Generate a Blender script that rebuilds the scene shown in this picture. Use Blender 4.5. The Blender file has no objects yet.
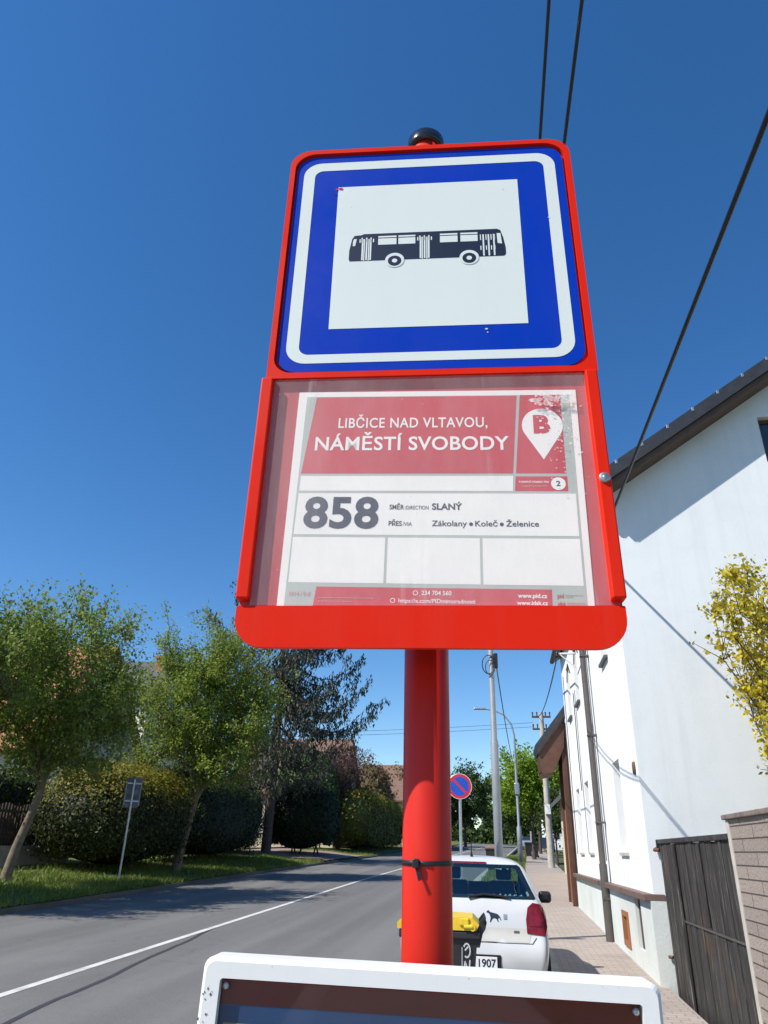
import bpy, bmesh, math, random
import numpy as np
from mathutils import Vector, Matrix, Euler
from mathutils.bvhtree import BVHTree
R = math.radians
sc = bpy.context.scene
COL = sc.collection

# ------------------------------------------------------------------ camera, sky, sun, exposure
YAW, PITCH, ROLL, FPX, CAMH = R(9.44), R(25.58), R(1.556), 705.0, 1.6
fwd = Vector((-math.sin(YAW)*math.cos(PITCH), math.cos(YAW)*math.cos(PITCH), math.sin(PITCH)))
r0 = Vector((math.cos(YAW), math.sin(YAW), 0)); u0 = r0.cross(fwd)
rt = r0*math.cos(ROLL) + u0*math.sin(ROLL); up = u0*math.cos(ROLL) - r0*math.sin(ROLL)
cd = bpy.data.cameras.new('camera'); cam = bpy.data.objects.new('camera', cd); COL.objects.link(cam)
cam.matrix_world = Matrix(((rt.x, up.x, -fwd.x, 0), (rt.y, up.y, -fwd.y, 0), (rt.z, up.z, -fwd.z, CAMH), (0, 0, 0, 1)))
cd.sensor_fit = 'VERTICAL'; cd.sensor_height = 36; cd.sensor_width = 27; cd.lens = FPX/1024*36
cd.clip_start = .02; cd.clip_end = 5000
sc.camera = cam

SUN_AZ, SUN_EL = 55, 47            # degrees to the left of straight behind, degrees up
S = Vector((-math.sin(R(SUN_AZ))*math.cos(R(SUN_EL)), -math.cos(R(SUN_AZ))*math.cos(R(SUN_EL)), math.sin(R(SUN_EL))))
w = bpy.data.worlds.new('World'); sc.world = w; w.use_nodes = True
wn = w.node_tree.nodes; wl = w.node_tree.links
bg = wn['Background']; sky = wn.new('ShaderNodeTexSky'); sky.sky_type = 'NISHITA'; sky.sun_disc = False
sky.sun_elevation = R(SUN_EL); sky.sun_rotation = math.atan2(S.x, S.y)
sky.altitude = 300; sky.air_density = 1.0; sky.dust_density = .15; sky.ozone_density = 3.0
hs = wn.new('ShaderNodeHueSaturation'); hs.inputs['Saturation'].default_value = 1.28; hs.inputs['Hue'].default_value = .503; wl.new(sky.outputs[0], hs.inputs['Color']); wl.new(hs.outputs[0], bg.inputs[0]); bg.inputs[1].default_value = .108
ld = bpy.data.lights.new('sun', 'SUN'); ld.energy = 4.4; ld.angle = R(.53); ld.color = (1, .95, .88)
lo = bpy.data.objects.new('sun', ld); COL.objects.link(lo); lo.rotation_euler = S.to_track_quat('Z', 'Y').to_euler(); lo.location = (-20, -20, 30)
sc.view_settings.view_transform = 'Standard'; sc.view_settings.look = 'None'
sc.view_settings.exposure = 0.58; sc.view_settings.gamma = 1
try: sc.view_settings.use_curve_mapping = False
except Exception: pass
sc.cycles.max_bounces = 8; sc.cycles.transparent_max_bounces = 16

# ------------------------------------------------------------------ materials
class NT:
    def __init__(s, name):
        s.m = bpy.data.materials.new(name); s.m.use_nodes = True
        s.t = s.m.node_tree; s.n = s.t.nodes; s.l = s.t.links; s.p = s.n['Principled BSDF']
    def new(s, t, **k):
        n = s.n.new('ShaderNode'+t)
        for a, b in k.items(): setattr(n, a, b)
        return n
    def noise(s, scale, vec=None, detail=4, rough=.6):
        n = s.new('TexNoise'); n.inputs['Scale'].default_value = scale; n.inputs['Detail'].default_value = detail
        n.inputs['Roughness'].default_value = rough
        if vec is not None: s.l.new(vec, n.inputs['Vector'])
        return n.outputs['Fac']
    def ramp(s, fac, stops):
        n = s.new('ValToRGB'); e = n.color_ramp.elements
        while len(e) < len(stops): e.new(.5)
        for el, (p, c) in zip(e, stops): el.position = p; el.color = (*c, 1) if len(c) == 3 else c
        s.l.new(fac, n.inputs[0]); return n.outputs[0]
    def mix(s, a, b, fac, blend='MIX'):
        n = s.new('Mix', data_type='RGBA', blend_type=blend)
        for v, i in ((fac, 0), (a, 6), (b, 7)):
            if isinstance(v, (int, float)): n.inputs[i].default_value = v
            elif isinstance(v, tuple): n.inputs[i].default_value = (*v, 1)
            else: s.l.new(v, n.inputs[i])
        return n.outputs[2]
    def obj(s, scale=(1, 1, 1), swap=None):
        c = s.new('TexCoord').outputs['Object']
        if swap:
            a = s.new('SeparateXYZ'); b = s.new('CombineXYZ'); s.l.new(c, a.inputs[0])
            for i, k in enumerate(swap): s.l.new(a.outputs[k], b.inputs[i])
            c = b.outputs[0]
        m = s.new('Mapping'); m.inputs['Scale'].default_value = scale; s.l.new(c, m.inputs[0]); return m.outputs[0]
    def bump(s, h, strength=.3, dist=.01):
        b = s.new('Bump'); b.inputs['Strength'].default_value = strength; b.inputs['Distance'].default_value = dist
        s.l.new(h, b.inputs['Height']); s.l.new(b.outputs[0], s.p.inputs['Normal'])
    def col(s, c):
        if isinstance(c, tuple): s.p.inputs['Base Color'].default_value = (*c, 1)
        else: s.l.new(c, s.p.inputs['Base Color'])
    def set(s, rough=.5, metal=0, spec=None, coat=0):
        s.p.inputs['Roughness'].default_value = rough; s.p.inputs['Metallic'].default_value = metal
        if spec is not None: s.p.inputs['Specular IOR Level'].default_value = spec
        if coat: s.p.inputs['Coat Weight'].default_value = coat; s.p.inputs['Coat Roughness'].default_value = .05

def simple(name, c, rough=.5, metal=0, var=.12, scale=6, spec=None, bump=0, coat=0, bscale=None):
    t = NT(name); v = t.obj()
    n = t.noise(scale, v)
    lo_ = tuple(x*(1-var) for x in c); hi = tuple(min(1, x*(1+var)) for x in c)
    t.col(t.ramp(n, [(.3, lo_), (.7, hi)])); t.set(rough, metal, spec, coat)
    if bump: t.bump(t.noise(bscale or scale*12, v, 6), bump)
    return t.m

def leafmat(name, c1, c2, trans=.35, rough=.6, tint=None):
    t = NT(name); g = t.new('NewGeometry')
    n = t.noise(.9, t.obj(), 2)
    a = t.ramp(g.outputs['Random Per Island'], [(0, c1), (1, c2)])
    if tint:                                    # a second leaf colour growing on one side of the plant (young shoots)
        a = t.mix(a, tint, t.ramp(n, [(.45, (0, 0, 0)), (.62, (1, 1, 1))]))
    else:
        a = t.mix(a, c1, t.ramp(n, [(.4, (0, 0, 0)), (.7, (.5, .5, .5))]))
    t.col(a); t.set(rough, spec=.3)
    tr = t.new('BsdfTranslucent'); mx = t.new('MixShader'); mx.inputs[0].default_value = trans
    t.l.new(t.mix(a, (1.0, 1.0, .35), .25, 'MULTIPLY'), tr.inputs[0]) if False else t.l.new(a, tr.inputs[0])
    t.l.new(t.p.outputs[0], mx.inputs[1]); t.l.new(tr.outputs[0], mx.inputs[2])
    t.l.new(mx.outputs[0], t.n['Material Output'].inputs[0]); return t.m

M = {}
def paint(name, c, rough=.35, dirt=.25, spec=.3, streak=0):
    t = NT(name); v = t.obj()
    n = t.noise(5, v, 6, .7); n2 = t.noise(60, v, 4, .7)
    f = t.ramp(n, [(.35, (0, 0, 0)), (.75, (dirt,)*3)])
    a = t.mix(c, tuple(x*.85+.008 for x in c), f)
    spots = t.ramp(n2, [(.70, (0, 0, 0)), (.76, (.35,)*3)])
    t.col(t.mix(a, tuple(x*.9+.015 for x in c), spots)); t.set(rough, spec=spec)
    t.l.new(t.ramp(n, [(.3, (rough*.8,)*3), (.8, (rough*1.4,)*3)]), t.p.inputs['Roughness'])
    t.bump(t.noise(160, v, 2), .03, .002)
    if streak:
        sk = t.noise(1.0, t.obj((26, 26, 1.6)), 5, .7); base = t.p.inputs['Base Color'].links[0].from_socket
        t.col(t.mix(base, tuple(x*.86+k_ for x, k_ in zip(c, (.05, .022, .018))), t.ramp(sk, [(.50, (0, 0, 0)), (.78, (streak,)*3)])))
    return t.m
M['red'] = paint('red_paint', (.70, .018, .003), .42, .12, .12, .5)
M['red_post'] = paint('red_post_paint', (.56, .019, .008), .38, .3, .25, .6)
M['red_back'] = paint('faded_red_backing', (.50, .045, .05), .5)
M['blue'] = paint('blue_reflective_sheet', (.0015, .038, .40), .42, .02, .10, .12)
M['sign_white'] = paint('white_reflective_sheet', (.68, .73, .69), .42, .06, .2, .35)
M['navy'] = simple('navy_print', (.010, .016, .035), .4)
M['black'] = simple('black_plastic', (.012, .012, .013), .4)
M['cap'] = simple('black_glossy_cap', (.012, .012, .014), .18, spec=.7)
M['zinc'] = simple('galvanised_steel', (.42, .44, .46), .42, .85, .15, 9)
M['signback'] = simple('dull_grey_sign_back', (.13, .145, .165), .55, .3, .55, 7)
M['polegrey'] = simple('grey_painted_steel', (.27, .29, .31), .5, .2, .12, 3)
M['concrete'] = simple('weathered_concrete', (.42, .39, .34), .9, 0, .2, 4, bump=.3)
M['greypoly'] = simple('sage_print', (.47, .50, .45), .6, var=.05)
M['redprint'] = simple('red_print', (.60, .04, .055), .55, var=.08)
M['paper'] = simple('paper_white', (.93, .88, .82), .6, var=.03, scale=12)
M['inkdark'] = simple('dark_blue_ink', (.018, .025, .055), .5)
M['inkpink'] = simple('pale_print', (.62, .30, .28), .6)
M['white'] = paint('white_powder_coat', (.72, .72, .70), .4, .3, .3, .4)

def stucco(name, c, dirt=(.45, .43, .40), amt=.25, bump=.5, scale=1.0):
    t = NT(name); v = t.obj()
    n = t.noise(.7*scale, v, 7, .65); n2 = t.noise(9*scale, v, 5, .7)
    f = t.ramp(n, [(.45, (0, 0, 0)), (.8, (amt,)*3)])
    a = t.mix(c, dirt, f)
    a = t.mix(a, tuple(x*.72 for x in c), t.ramp(t.noise(1.0, t.obj((2.6*scale, 2.6*scale, .22)), 6, .7), [(.50, (0, 0, 0)), (.78, (.35,)*3)]))
    a = t.mix(a, tuple(x*.5 for x in c), t.ramp(t.noise(46, v, 2), [(.72, (0, 0, 0)), (.78, (.5,)*3)]))
    t.col(t.mix(a, tuple(x*.82 for x in c), t.ramp(n2, [(.58, (0, 0, 0)), (.72, (.5,)*3)]))); t.set(.92, spec=.2)
    h = t.mix(t.noise(28*scale, v, 5, .75), t.noise(160*scale, v, 3), .4); t.bump(h, bump, .02); return t.m
M['stucco'] = stucco('white_stucco', (.80, .81, .81))
M['stucco_rough'] = stucco('rough_white_stucco', (.77, .80, .81), (.60, .61, .61), .35, .45, 2.0)
M['plinth'] = stucco('pale_mint_plinth_render', (.62, .66, .63), (.35, .34, .31), .45)
M['cream'] = stucco('cream_render', (.62, .54, .40))
M['brown'] = simple('brown_stained_wood', (.085, .036, .020), .6, 0, .25, 5, bump=.2)
M['rooftile'] = simple('anthracite_roof_tile', (.030, .031, .036), .5, 0, .3, 7, bump=.3)
M['soffit'] = simple('brown_soffit_board', (.115, .072, .05), .7, 0, .2, 5)
M['pipe'] = simple('brown_grey_downpipe', (.095, .083, .075), .5, .2, .15, 4)
M['ledge'] = simple('brown_ledge_tile', (.15, .095, .08), .55, 0, .25, 6)
M['pane'] = simple('window_glass', (.02, .026, .03), .04, spec=.9)
M['frame_white'] = simple('white_window_frame', (.75, .75, .73), .4)
M['frame_brown'] = simple('orange_brown_frame', (.30, .12, .05), .6)

def groundmat(name, c1, c2, c3):
    t = NT(name); v = t.obj(); n = t.noise(.5, v, 6); f = t.noise(18, v, 5, .75)
    a = t.ramp(n, [(.35, c1), (.7, c2)]); t.col(t.mix(a, c3, t.ramp(f, [(.5, (0, 0, 0)), (.75, (.8,)*3)]))); t.set(.95, spec=.1)
    t.bump(f, .6, .03); return t.m
def asphalt():
    t = NT('asphalt'); v = t.obj()
    n = t.noise(.35, t.obj((1, .25, 1)), 6, .6); f = t.noise(55, v, 3, .8); g = t.noise(7, v, 5)
    a = t.ramp(n, [(.3, (.098, .096, .091)), (.7, (.155, .151, .143))])
    a = t.mix(a, t.ramp(f, [(.3, (.04, .04, .04)), (.75, (.24, .235, .225))]), .38)
    a = t.mix(a, (.08, .08, .082), t.ramp(g, [(.55, (0, 0, 0)), (.75, (.35,)*3)]))
    vo = t.new('TexVoronoi', feature='DISTANCE_TO_EDGE'); vo.inputs['Scale'].default_value = .55
    ad = t.new('VectorMath', operation='ADD'); nz = t.new('TexNoise'); nz.inputs['Scale'].default_value = 1.7; t.l.new(v, nz.inputs['Vector']); t.l.new(v, ad.inputs[0]); t.l.new(nz.outputs['Color'], ad.inputs[1]); t.l.new(ad.outputs[0], vo.inputs['Vector'])
    ck = t.ramp(vo.outputs['Distance'], [(.0, (1, 1, 1)), (.011, (0, 0, 0))]); msk = t.ramp(t.noise(.22, v, 3), [(.52, (0, 0, 0)), (.60, (.55,)*3)])
    a = t.mix(a, (.055, .055, .057), t.mix(ck, msk, 1.0, 'MULTIPLY'))
    trk = t.noise(1.0, t.obj((1.1, .012, 1)), 2); a = t.mix(a, (.20, .198, .19), t.ramp(trk, [(.48, (0, 0, 0)), (.70, (.45,)*3)]))
    dst = t.noise(.16, t.obj((1, .5, 1)), 7, .7); a = t.mix(a, (.225, .215, .195), t.ramp(dst, [(.53, (0, 0, 0)), (.72, (.5,)*3)]))
    t.col(a); t.set(.82, spec=.35); t.bump(f, .35, .006); return t.m
M['asphalt'] = asphalt()
M['roadline'] = stucco('worn_white_road_paint', (.56, .56, .53), (.20, .20, .195), .85, .2, 4)
M['darkline'] = simple('dark_road_streak', (.045, .045, .047), .6)
M['kerb'] = simple('kerb_concrete', (.36, .345, .31), .9, 0, .2, 3, bump=.3)
M['kerb_shaded'] = groundmat('dirty_shaded_kerb', (.10, .095, .08), (.19, .18, .155), (.07, .085, .035))  # dirty kerb, with the tree's shade put into its darker colour
def pavers(name, c1, c2, mortar, bw, bh, rot=0):
    t = NT(name); v = t.obj((1, 1, 1))
    b = t.new('TexBrick'); t.l.new(v, b.inputs['Vector'])
    b.inputs['Color1'].default_value = (*c1, 1); b.inputs['Color2'].default_value = (*c2, 1); b.inputs['Mortar'].default_value = (*mortar, 1)
    b.inputs['Scale'].default_value = 1; b.inputs['Brick Width'].default_value = bw; b.inputs['Row Height'].default_value = bh
    b.inputs['Mortar Size'].default_value = .006; b.inputs['Mortar Smooth'].default_value = .3
    n = t.noise(1.2, v, 6, .65); n2 = t.noise(40, v, 4)
    a = t.mix(b.outputs[0], tuple(x*.62 for x in c1), t.ramp(n, [(.4, (0, 0, 0)), (.75, (.55,)*3)]))
    a = t.mix(a, (.34, .31, .27), t.ramp(n2, [(.55, (0, 0, 0)), (.8, (.4,)*3)]))
    t.col(a); t.set(.9, spec=.2)
    bf = t.new('Math', operation='SUBTRACT'); bf.inputs[0].default_value = 1; t.l.new(b.outputs['Fac'], bf.inputs[1])
    t.bump(bf.outputs[0], .5, .006); return t.m
M['pavers'] = pavers('pinkish_concrete_pavers', (.40, .345, .30), (.34, .29, .255), (.20, .175, .15), .2, .1)
M['pavers_red'] = pavers('reddish_drive_pavers', (.36, .25, .21), (.30, .21, .18), (.16, .13, .11), .2, .1)
def blocks():
    t = NT('split_face_block'); v = t.obj(swap=(1, 2, 0))
    b = t.new('TexBrick'); t.l.new(v, b.inputs['Vector'])
    b.inputs['Color1'].default_value = (.40, .34, .29, 1); b.inputs['Color2'].default_value = (.33, .275, .24, 1); b.inputs['Mortar'].default_value = (.09, .075, .065, 1)
    b.inputs['Scale'].default_value = 1; b.inputs['Brick Width'].default_value = .62; b.inputs['Row Height'].default_value = .098
    b.inputs['Mortar Size'].default_value = .006; b.offset_frequency = 2
    n = t.noise(45, v, 5, .75); t.col(t.mix(b.outputs[0], (.12, .10, .085), t.ramp(n, [(.48, (0, 0, 0)), (.68, (.75,)*3)]))); t.set(.95, spec=.15)
    bf = t.new('Math', operation='MULTIPLY_ADD'); t.l.new(b.outputs['Fac'], bf.inputs[0]); bf.inputs[1].default_value = -1.2; t.l.new(n, bf.inputs[2])
    t.bump(bf.outputs[0], .9, .02); return t.m
M['blocks'] = blocks(); M['coping'] = simple('dark_weathered_coping', (.17, .135, .115), .9, 0, .3, 6, bump=.4)
def oldwood():
    t = NT('weathered_dark_boards'); v = t.obj((9, 9, .55), None); v2 = t.obj((40, 40, 1.1)); v3 = t.obj()
    n = t.noise(1.4, v, 6, .7); f = t.noise(1.6, v2, 5, .75); k = t.noise(1.1, v3, 4)
    a = t.ramp(n, [(.25, (.010, .009, .008)), (.6, (.030, .026, .023)), (.85, (.075, .064, .054))])
    a = t.mix(a, (.34, .31, .28), t.ramp(f, [(.56, (0, 0, 0)), (.68, (.75,)*3)]))
    a = t.mix(a, (.13, .058, .022), t.ramp(k, [(.62, (0, 0, 0)), (.75, (.45,)*3)]))
    t.col(a); t.set(.75); t.bump(t.mix(n, f, .5), .5, .008); return t.m
M['oldwood'] = oldwood()
M['soil'] = groundmat('turf_soil', (.085, .115, .028), (.16, .16, .055), (.22, .17, .09))
M['field'] = groundmat('open_ground', (.07, .085, .035), (.10, .105, .05), (.12, .10, .06))
M['grass'] = leafmat('grass_blades', (.10, .17, .025), (.24, .27, .06), .35)
M['bark'] = simple('grey_brown_bark', (.17, .135, .095), .9, 0, .35, 9, bump=.7, bscale=40)
M['bark_dark'] = simple('dark_bark', (.075, .055, .045), .9, 0, .3, 8, bump=.6)
M['leaf_a'] = leafmat('maple_leaves', (.140, .210, .030), (.29, .36, .075), .48)
M['leaf_b'] = leafmat('fresh_spring_leaves', (.150, .225, .024), (.33, .40, .065), .45)
M['leaf_lime'] = leafmat('lime_green_leaves', (.19, .31, .025), (.33, .45, .05), .5)
M['leaf_green'] = leafmat('bright_conifer_sprays', (.045, .095, .022), (.11, .18, .04), .25)
M['leaf_far'] = leafmat('dark_green_leaves', (.035, .075, .018), (.09, .13, .03))
M['thuja'] = leafmat('clipped_conifer_sprays', (.015, .027, .007), (.048, .060, .012), .15)
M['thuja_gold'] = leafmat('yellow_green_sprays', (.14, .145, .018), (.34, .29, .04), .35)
M['thuja_light'] = leafmat('olive_conifer_sprays', (.055, .075, .014), (.14, .155, .028), .25)
M['thuja_dark'] = leafmat('dark_conifer_sprays', (.008, .018, .007), (.022, .036, .012), .10)
M['spruce'] = leafmat('blue_grey_needles', (.040, .050, .036), (.115, .115, .075), .18)
M['brownleaf'] = leafmat('brown_budding_twigs', (.10, .065, .03), (.17, .13, .05), .25)
M['redtwig'] = leafmat('reddish_buds', (.13, .055, .045), (.20, .10, .08), .2)
M['yellow_fl'] = leafmat('yellow_blossom', (.46, .37, .018), (.70, .58, .06), .4)
M['oliveleaf'] = leafmat('olive_leaves', (.16, .17, .03), (.26, .24, .05), .35)
def rooft(name, c):
    t = NT(name); v = t.obj(); b = t.new('TexWave', wave_type='BANDS', bands_direction='Z'); t.l.new(v, b.inputs[0]); b.inputs['Scale'].default_value = 1.6; b.inputs['Distortion'].default_value = .6
    n = t.noise(3, v, 6); a = t.ramp(n, [(.3, tuple(x*.7 for x in c)), (.7, c)]); t.col(t.mix(a, tuple(x*.5 for x in c), t.ramp(b.outputs['Fac'], [(.0, (.6,)*3), (.3, (0, 0, 0))]))); t.set(.8); return t.m
M['roof_orange'] = rooft('orange_clay_tile', (.42, .16, .075)); M['roof_tan'] = rooft('faded_tan_tile', (.22, .125, .085)); M['roof_grey'] = rooft('grey_slate', (.10, .10, .105))
M['chimney'] = simple('chimney_brick', (.32, .15, .10), .9, 0, .3, 8)
M['dustwhite'] = simple('dusty_white_paint', (.47, .46, .42), .5, 0, .06, 3)
M['rubber'] = simple('black_rubber', (.02, .02, .02), .8)
M['taillens'] = simple('red_lamp_lens', (.16, .008, .010), .12, spec=.7, var=.4, scale=18)
M['yellow'] = simple('yellow_plastic', (.72, .50, .03), .45, 0, .12, 6)
M['binblack'] = simple('black_bin_plastic', (.018, .018, .020), .5, 0, .3, 5)
M['chalk'] = simple('white_marker', (.55, .55, .55), .8)
M['darkcar'] = simple('dark_car_paint', (.03, .035, .05), .3, coat=.5)
M['brownlid'] = simple('brown_plastic', (.22, .12, .06), .5)
M['p_red'] = simple('dark_red_poster_print', (.19, .016, .008), .5); M['p_blue'] = simple('dark_blue_poster_print', (.016, .060, .17), .5)
M['p_yellow'] = simple('yellow_poster_print', (.42, .33, .06), .6); M['p_white'] = simple('poster_paper', (.42, .43, .44), .6)
M['noblue'] = simple('sign_blue', (.015, .07, .42), .35); M['nored'] = simple('sign_red', (.55, .02, .03), .35)
M['rust'] = simple('rusty_steel', (.11, .05, .03), .8)

def sheen(t, f0, f1):
    lw = t.new('LayerWeight'); lw.inputs[0].default_value = .5
    p = t.new('Math', operation='POWER'); p.inputs[1].default_value = 4.5; t.l.new(lw.outputs['Facing'], p.inputs[0])
    q = t.new('Math', operation='MULTIPLY_ADD'); q.inputs[1].default_value = f1; q.inputs[2].default_value = f0; t.l.new(p.outputs[0], q.inputs[0]); return q
def coverpane():
    t = NT('scratched_clear_cover'); v = t.obj((1, 1, 1))
    tr = t.new('BsdfTransparent'); tr.inputs[0].default_value = (.98, .98, .97, 1)
    t.p.inputs['Base Color'].default_value = (.92, .86, .82, 1); t.p.inputs['Roughness'].default_value = .55
    n = t.noise(7, t.obj((1, 1, .25)), 7, .7); s1 = t.noise(30, t.obj((1, 1, .06)), 3, .6); sp = t.noise(140, v, 3, .6)
    f = t.ramp(n, [(.3, (.05,)*3), (.75, (.20,)*3)])
    f = t.mix(f, t.ramp(s1, [(.63, (0, 0, 0)), (.72, (.35,)*3)]), .5, 'ADD'); f = t.mix(f, t.ramp(sp, [(.72, (0, 0, 0)), (.78, (.5,)*3)]), .5, 'ADD')
    mx = t.new('MixShader'); t.l.new(f, mx.inputs[0]); t.l.new(tr.outputs[0], mx.inputs[1]); t.l.new(t.p.outputs[0], mx.inputs[2])
    gl = t.new('BsdfGlossy'); gl.inputs['Roughness'].default_value = .12; fr = sheen(t, .018, .5)
    m2 = t.new('MixShader'); t.l.new(fr.outputs[0], m2.inputs[0]); t.l.new(mx.outputs[0], m2.inputs[1]); t.l.new(gl.outputs[0], m2.inputs[2])
    t.l.new(m2.outputs[0], t.n['Material Output'].inputs[0]); return t.m
def rubbed():
    t = NT('rubbed_film'); t.p.inputs['Base Color'].default_value = (.85, .82, .79, 1); t.set(.6)
    tr = t.new('BsdfTransparent'); mx = t.new('MixShader'); t.l.new(t.ramp(t.noise(170, t.obj(), 3), [(.35, (.15,)*3), (.65, (.8,)*3)]), mx.inputs[0]); t.l.new(tr.outputs[0], mx.inputs[1]); t.l.new(t.p.outputs[0], mx.inputs[2]); t.l.new(mx.outputs[0], t.n['Material Output'].inputs[0]); return t.m
M['rubbed'] = rubbed(); M['cover'] = coverpane()
def glasspane():
    t = NT('case_glass'); tr = t.new('BsdfTransparent'); tr.inputs[0].default_value = (.80, .84, .84, 1)
    gl = t.new('BsdfGlossy'); gl.inputs['Roughness'].default_value = .03; fr = sheen(t, .05, .8)
    mx = t.new('MixShader'); t.l.new(fr.outputs[0], mx.inputs[0]); t.l.new(tr.outputs[0], mx.inputs[1]); t.l.new(gl.outputs[0], mx.inputs[2])
    t.l.new(mx.outputs[0], t.n['Material Output'].inputs[0]); return t.m
M['glass'] = glasspane()
def carglass():
    t = NT('tinted_car_glass'); tr = t.new('BsdfTransparent'); tr.inputs[0].default_value = (.50, .68, .66, 1)
    gl = t.new('BsdfGlossy'); gl.inputs['Roughness'].default_value = .03; gl.inputs[0].default_value = (.8, .9, .9, 1); fr = sheen(t, .13, .7)
    mx = t.new('MixShader'); t.l.new(fr.outputs[0], mx.inputs[0]); t.l.new(tr.outputs[0], mx.inputs[1]); t.l.new(gl.outputs[0], mx.inputs[2])
    t.l.new(mx.outputs[0], t.n['Material Output'].inputs[0]); return t.m
def carpaint():
    t = NT('white_car_paint'); t.set(.28, coat=.6); g = t.new('NewGeometry')
    t.col(t.mix((.55, .555, .54), (.03, .03, .032), g.outputs['Backfacing'])); return t.m      # trim lines the inside of the shell
M['carwhite'] = carpaint()
M['carglass'] = carglass()

# ------------------------------------------------------------------ mesh builder
class MB:
    def __init__(s): s.v = []; s.f = []; s.mi = []; s.mats = []; s.smooth = []
    def m(s, mat):
        if mat not in s.mats: s.mats.append(mat)
        return s.mats.index(mat)
    def add(s, vs, fs, mat, T=None, smooth=False):
        b = len(s.v); i = s.m(mat)
        s.v += [tuple(T @ Vector(v)) if T is not None else tuple(v) for v in vs]
        for f in fs: s.f.append(tuple(b+k for k in f)); s.mi.append(i); s.smooth.append(smooth)
        return s
    def box(s, a, b, mat, T=None, bev=0):
        x0, y0, z0 = a; x1, y1, z1 = b
        if bev:
            bm = bmesh.new(); bmesh.ops.create_cube(bm, size=1)
            for v in bm.verts: v.co = Vector(((x0+x1)/2+v.co.x*(x1-x0), (y0+y1)/2+v.co.y*(y1-y0), (z0+z1)/2+v.co.z*(z1-z0)))
            bmesh.ops.bevel(bm, geom=bm.edges[:], offset=bev, segments=2, affect='EDGES', profile=.5)
            bm.verts.index_update(); s.add([v.co[:] for v in bm.verts], [[v.index for v in f.verts] for f in bm.faces], mat, T); bm.free(); return s
        vs = [(x0, y0, z0), (x1, y0, z0), (x1, y1, z0), (x0, y1, z0), (x0, y0, z1), (x1, y0, z1), (x1, y1, z1), (x0, y1, z1)]
        return s.add(vs, [(0, 3, 2, 1), (4, 5, 6, 7), (0, 1, 5, 4), (1, 2, 6, 5), (2, 3, 7, 6), (3, 0, 4, 7)], mat, T)
    def prism(s, pts, axis, a, b, mat, T=None):          # closed 2D polygon extruded along axis (0,1,2) from a to b
        n = len(pts)
        def P(p, d):
            q = list(p); q.insert(axis, d); return q
        vs = [P(p, a) for p in pts]+[P(p, b) for p in pts]
        fs = [tuple(range(n)), tuple(range(2*n-1, n-1, -1))]+[(i, i+n, (i+1) % n+n, (i+1) % n) for i in range(n)]
        return s.add(vs, fs, mat, T)
    def ring(s, outer, inner, y0, y1, mat, T=None):      # frame between two outlines (same count, x-z) with front y0, back y1
        n = len(outer); vs = [(x, y0, z) for x, z in outer]+[(x, y0, z) for x, z in inner]+[(x, y1, z) for x, z in outer]+[(x, y1, z) for x, z in inner]
        fs = []
        for i in range(n):
            j = (i+1) % n
            fs += [(i, j, n+j, n+i), (2*n+i, 3*n+i, 3*n+j, 2*n+j), (i, 2*n+i, 2*n+j, j), (n+i, n+j, 3*n+j, 3*n+i)]
        return s.add(vs, fs, mat, T)
    def tube(s, pts, r, mat, n=8, T=None, caps=True, smooth=True):
        pts = [Vector(p) for p in pts]; rs = r if isinstance(r, (list, tuple)) else [r]*len(pts)
        vs = []; fs = []; prev = None
        for i, p in enumerate(pts):
            d = (pts[min(i+1, len(pts)-1)]-pts[max(i-1, 0)]).normalized()
            if prev is None: a = d.orthogonal().normalized()
            else: a = (prev-d*prev.dot(d)); a = a.normalized() if a.length > 1e-6 else d.orthogonal().normalized()
            prev = a; b = d.cross(a)
            for k in range(n):
                t = 2*math.pi*k/n; vs.append((p+(a*math.cos(t)+b*math.sin(t))*rs[i])[:])
        for i in range(len(pts)-1):
            for k in range(n):
                k2 = (k+1) % n; fs.append((i*n+k, i*n+k2, (i+1)*n+k2, (i+1)*n+k))
        s.add(vs, fs, mat, T, smooth)
        if caps: s.add(vs[:n], [tuple(range(n-1, -1, -1))], mat, T); s.add(vs[-n:], [tuple(range(n))], mat, T)
        return s
    def lathe(s, prof, mat, n=24, T=None, smooth=True):  # profile (r,z) about z
        vs = [(r*math.cos(2*math.pi*k/n), r*math.sin(2*math.pi*k/n), z) for r, z in prof for k in range(n)]; fs = []
        for i in range(len(prof)-1):
            for k in range(n):
                k2 = (k+1) % n; fs.append((i*n+k, i*n+k2, (i+1)*n+k2, (i+1)*n+k))
        return s.add(vs, fs, mat, T, smooth)
    def poly(s, pts, y, mat, T=None):                    # flat sheet in x-z facing -y
        return s.add([(x, y, z) for x, z in pts], [tuple(range(len(pts)))], mat, T)
    def disc(s, c, r, y, mat, n=32, T=None, ry=None):
        return s.poly([(c[0]+r*math.cos(2*math.pi*k/n), c[1]+(ry or r)*math.sin(2*math.pi*k/n)) for k in range(n)], y, mat, T)
    def arr(s, V, F, mat, smooth=False):                 # numpy quads
        b = len(s.v); i = s.m(mat); s.v += [tuple(x) for x in V.tolist()]
        s.f += [tuple(x) for x in (F+b).tolist()]; s.mi += [i]*len(F); s.smooth += [smooth]*len(F); return s
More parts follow.
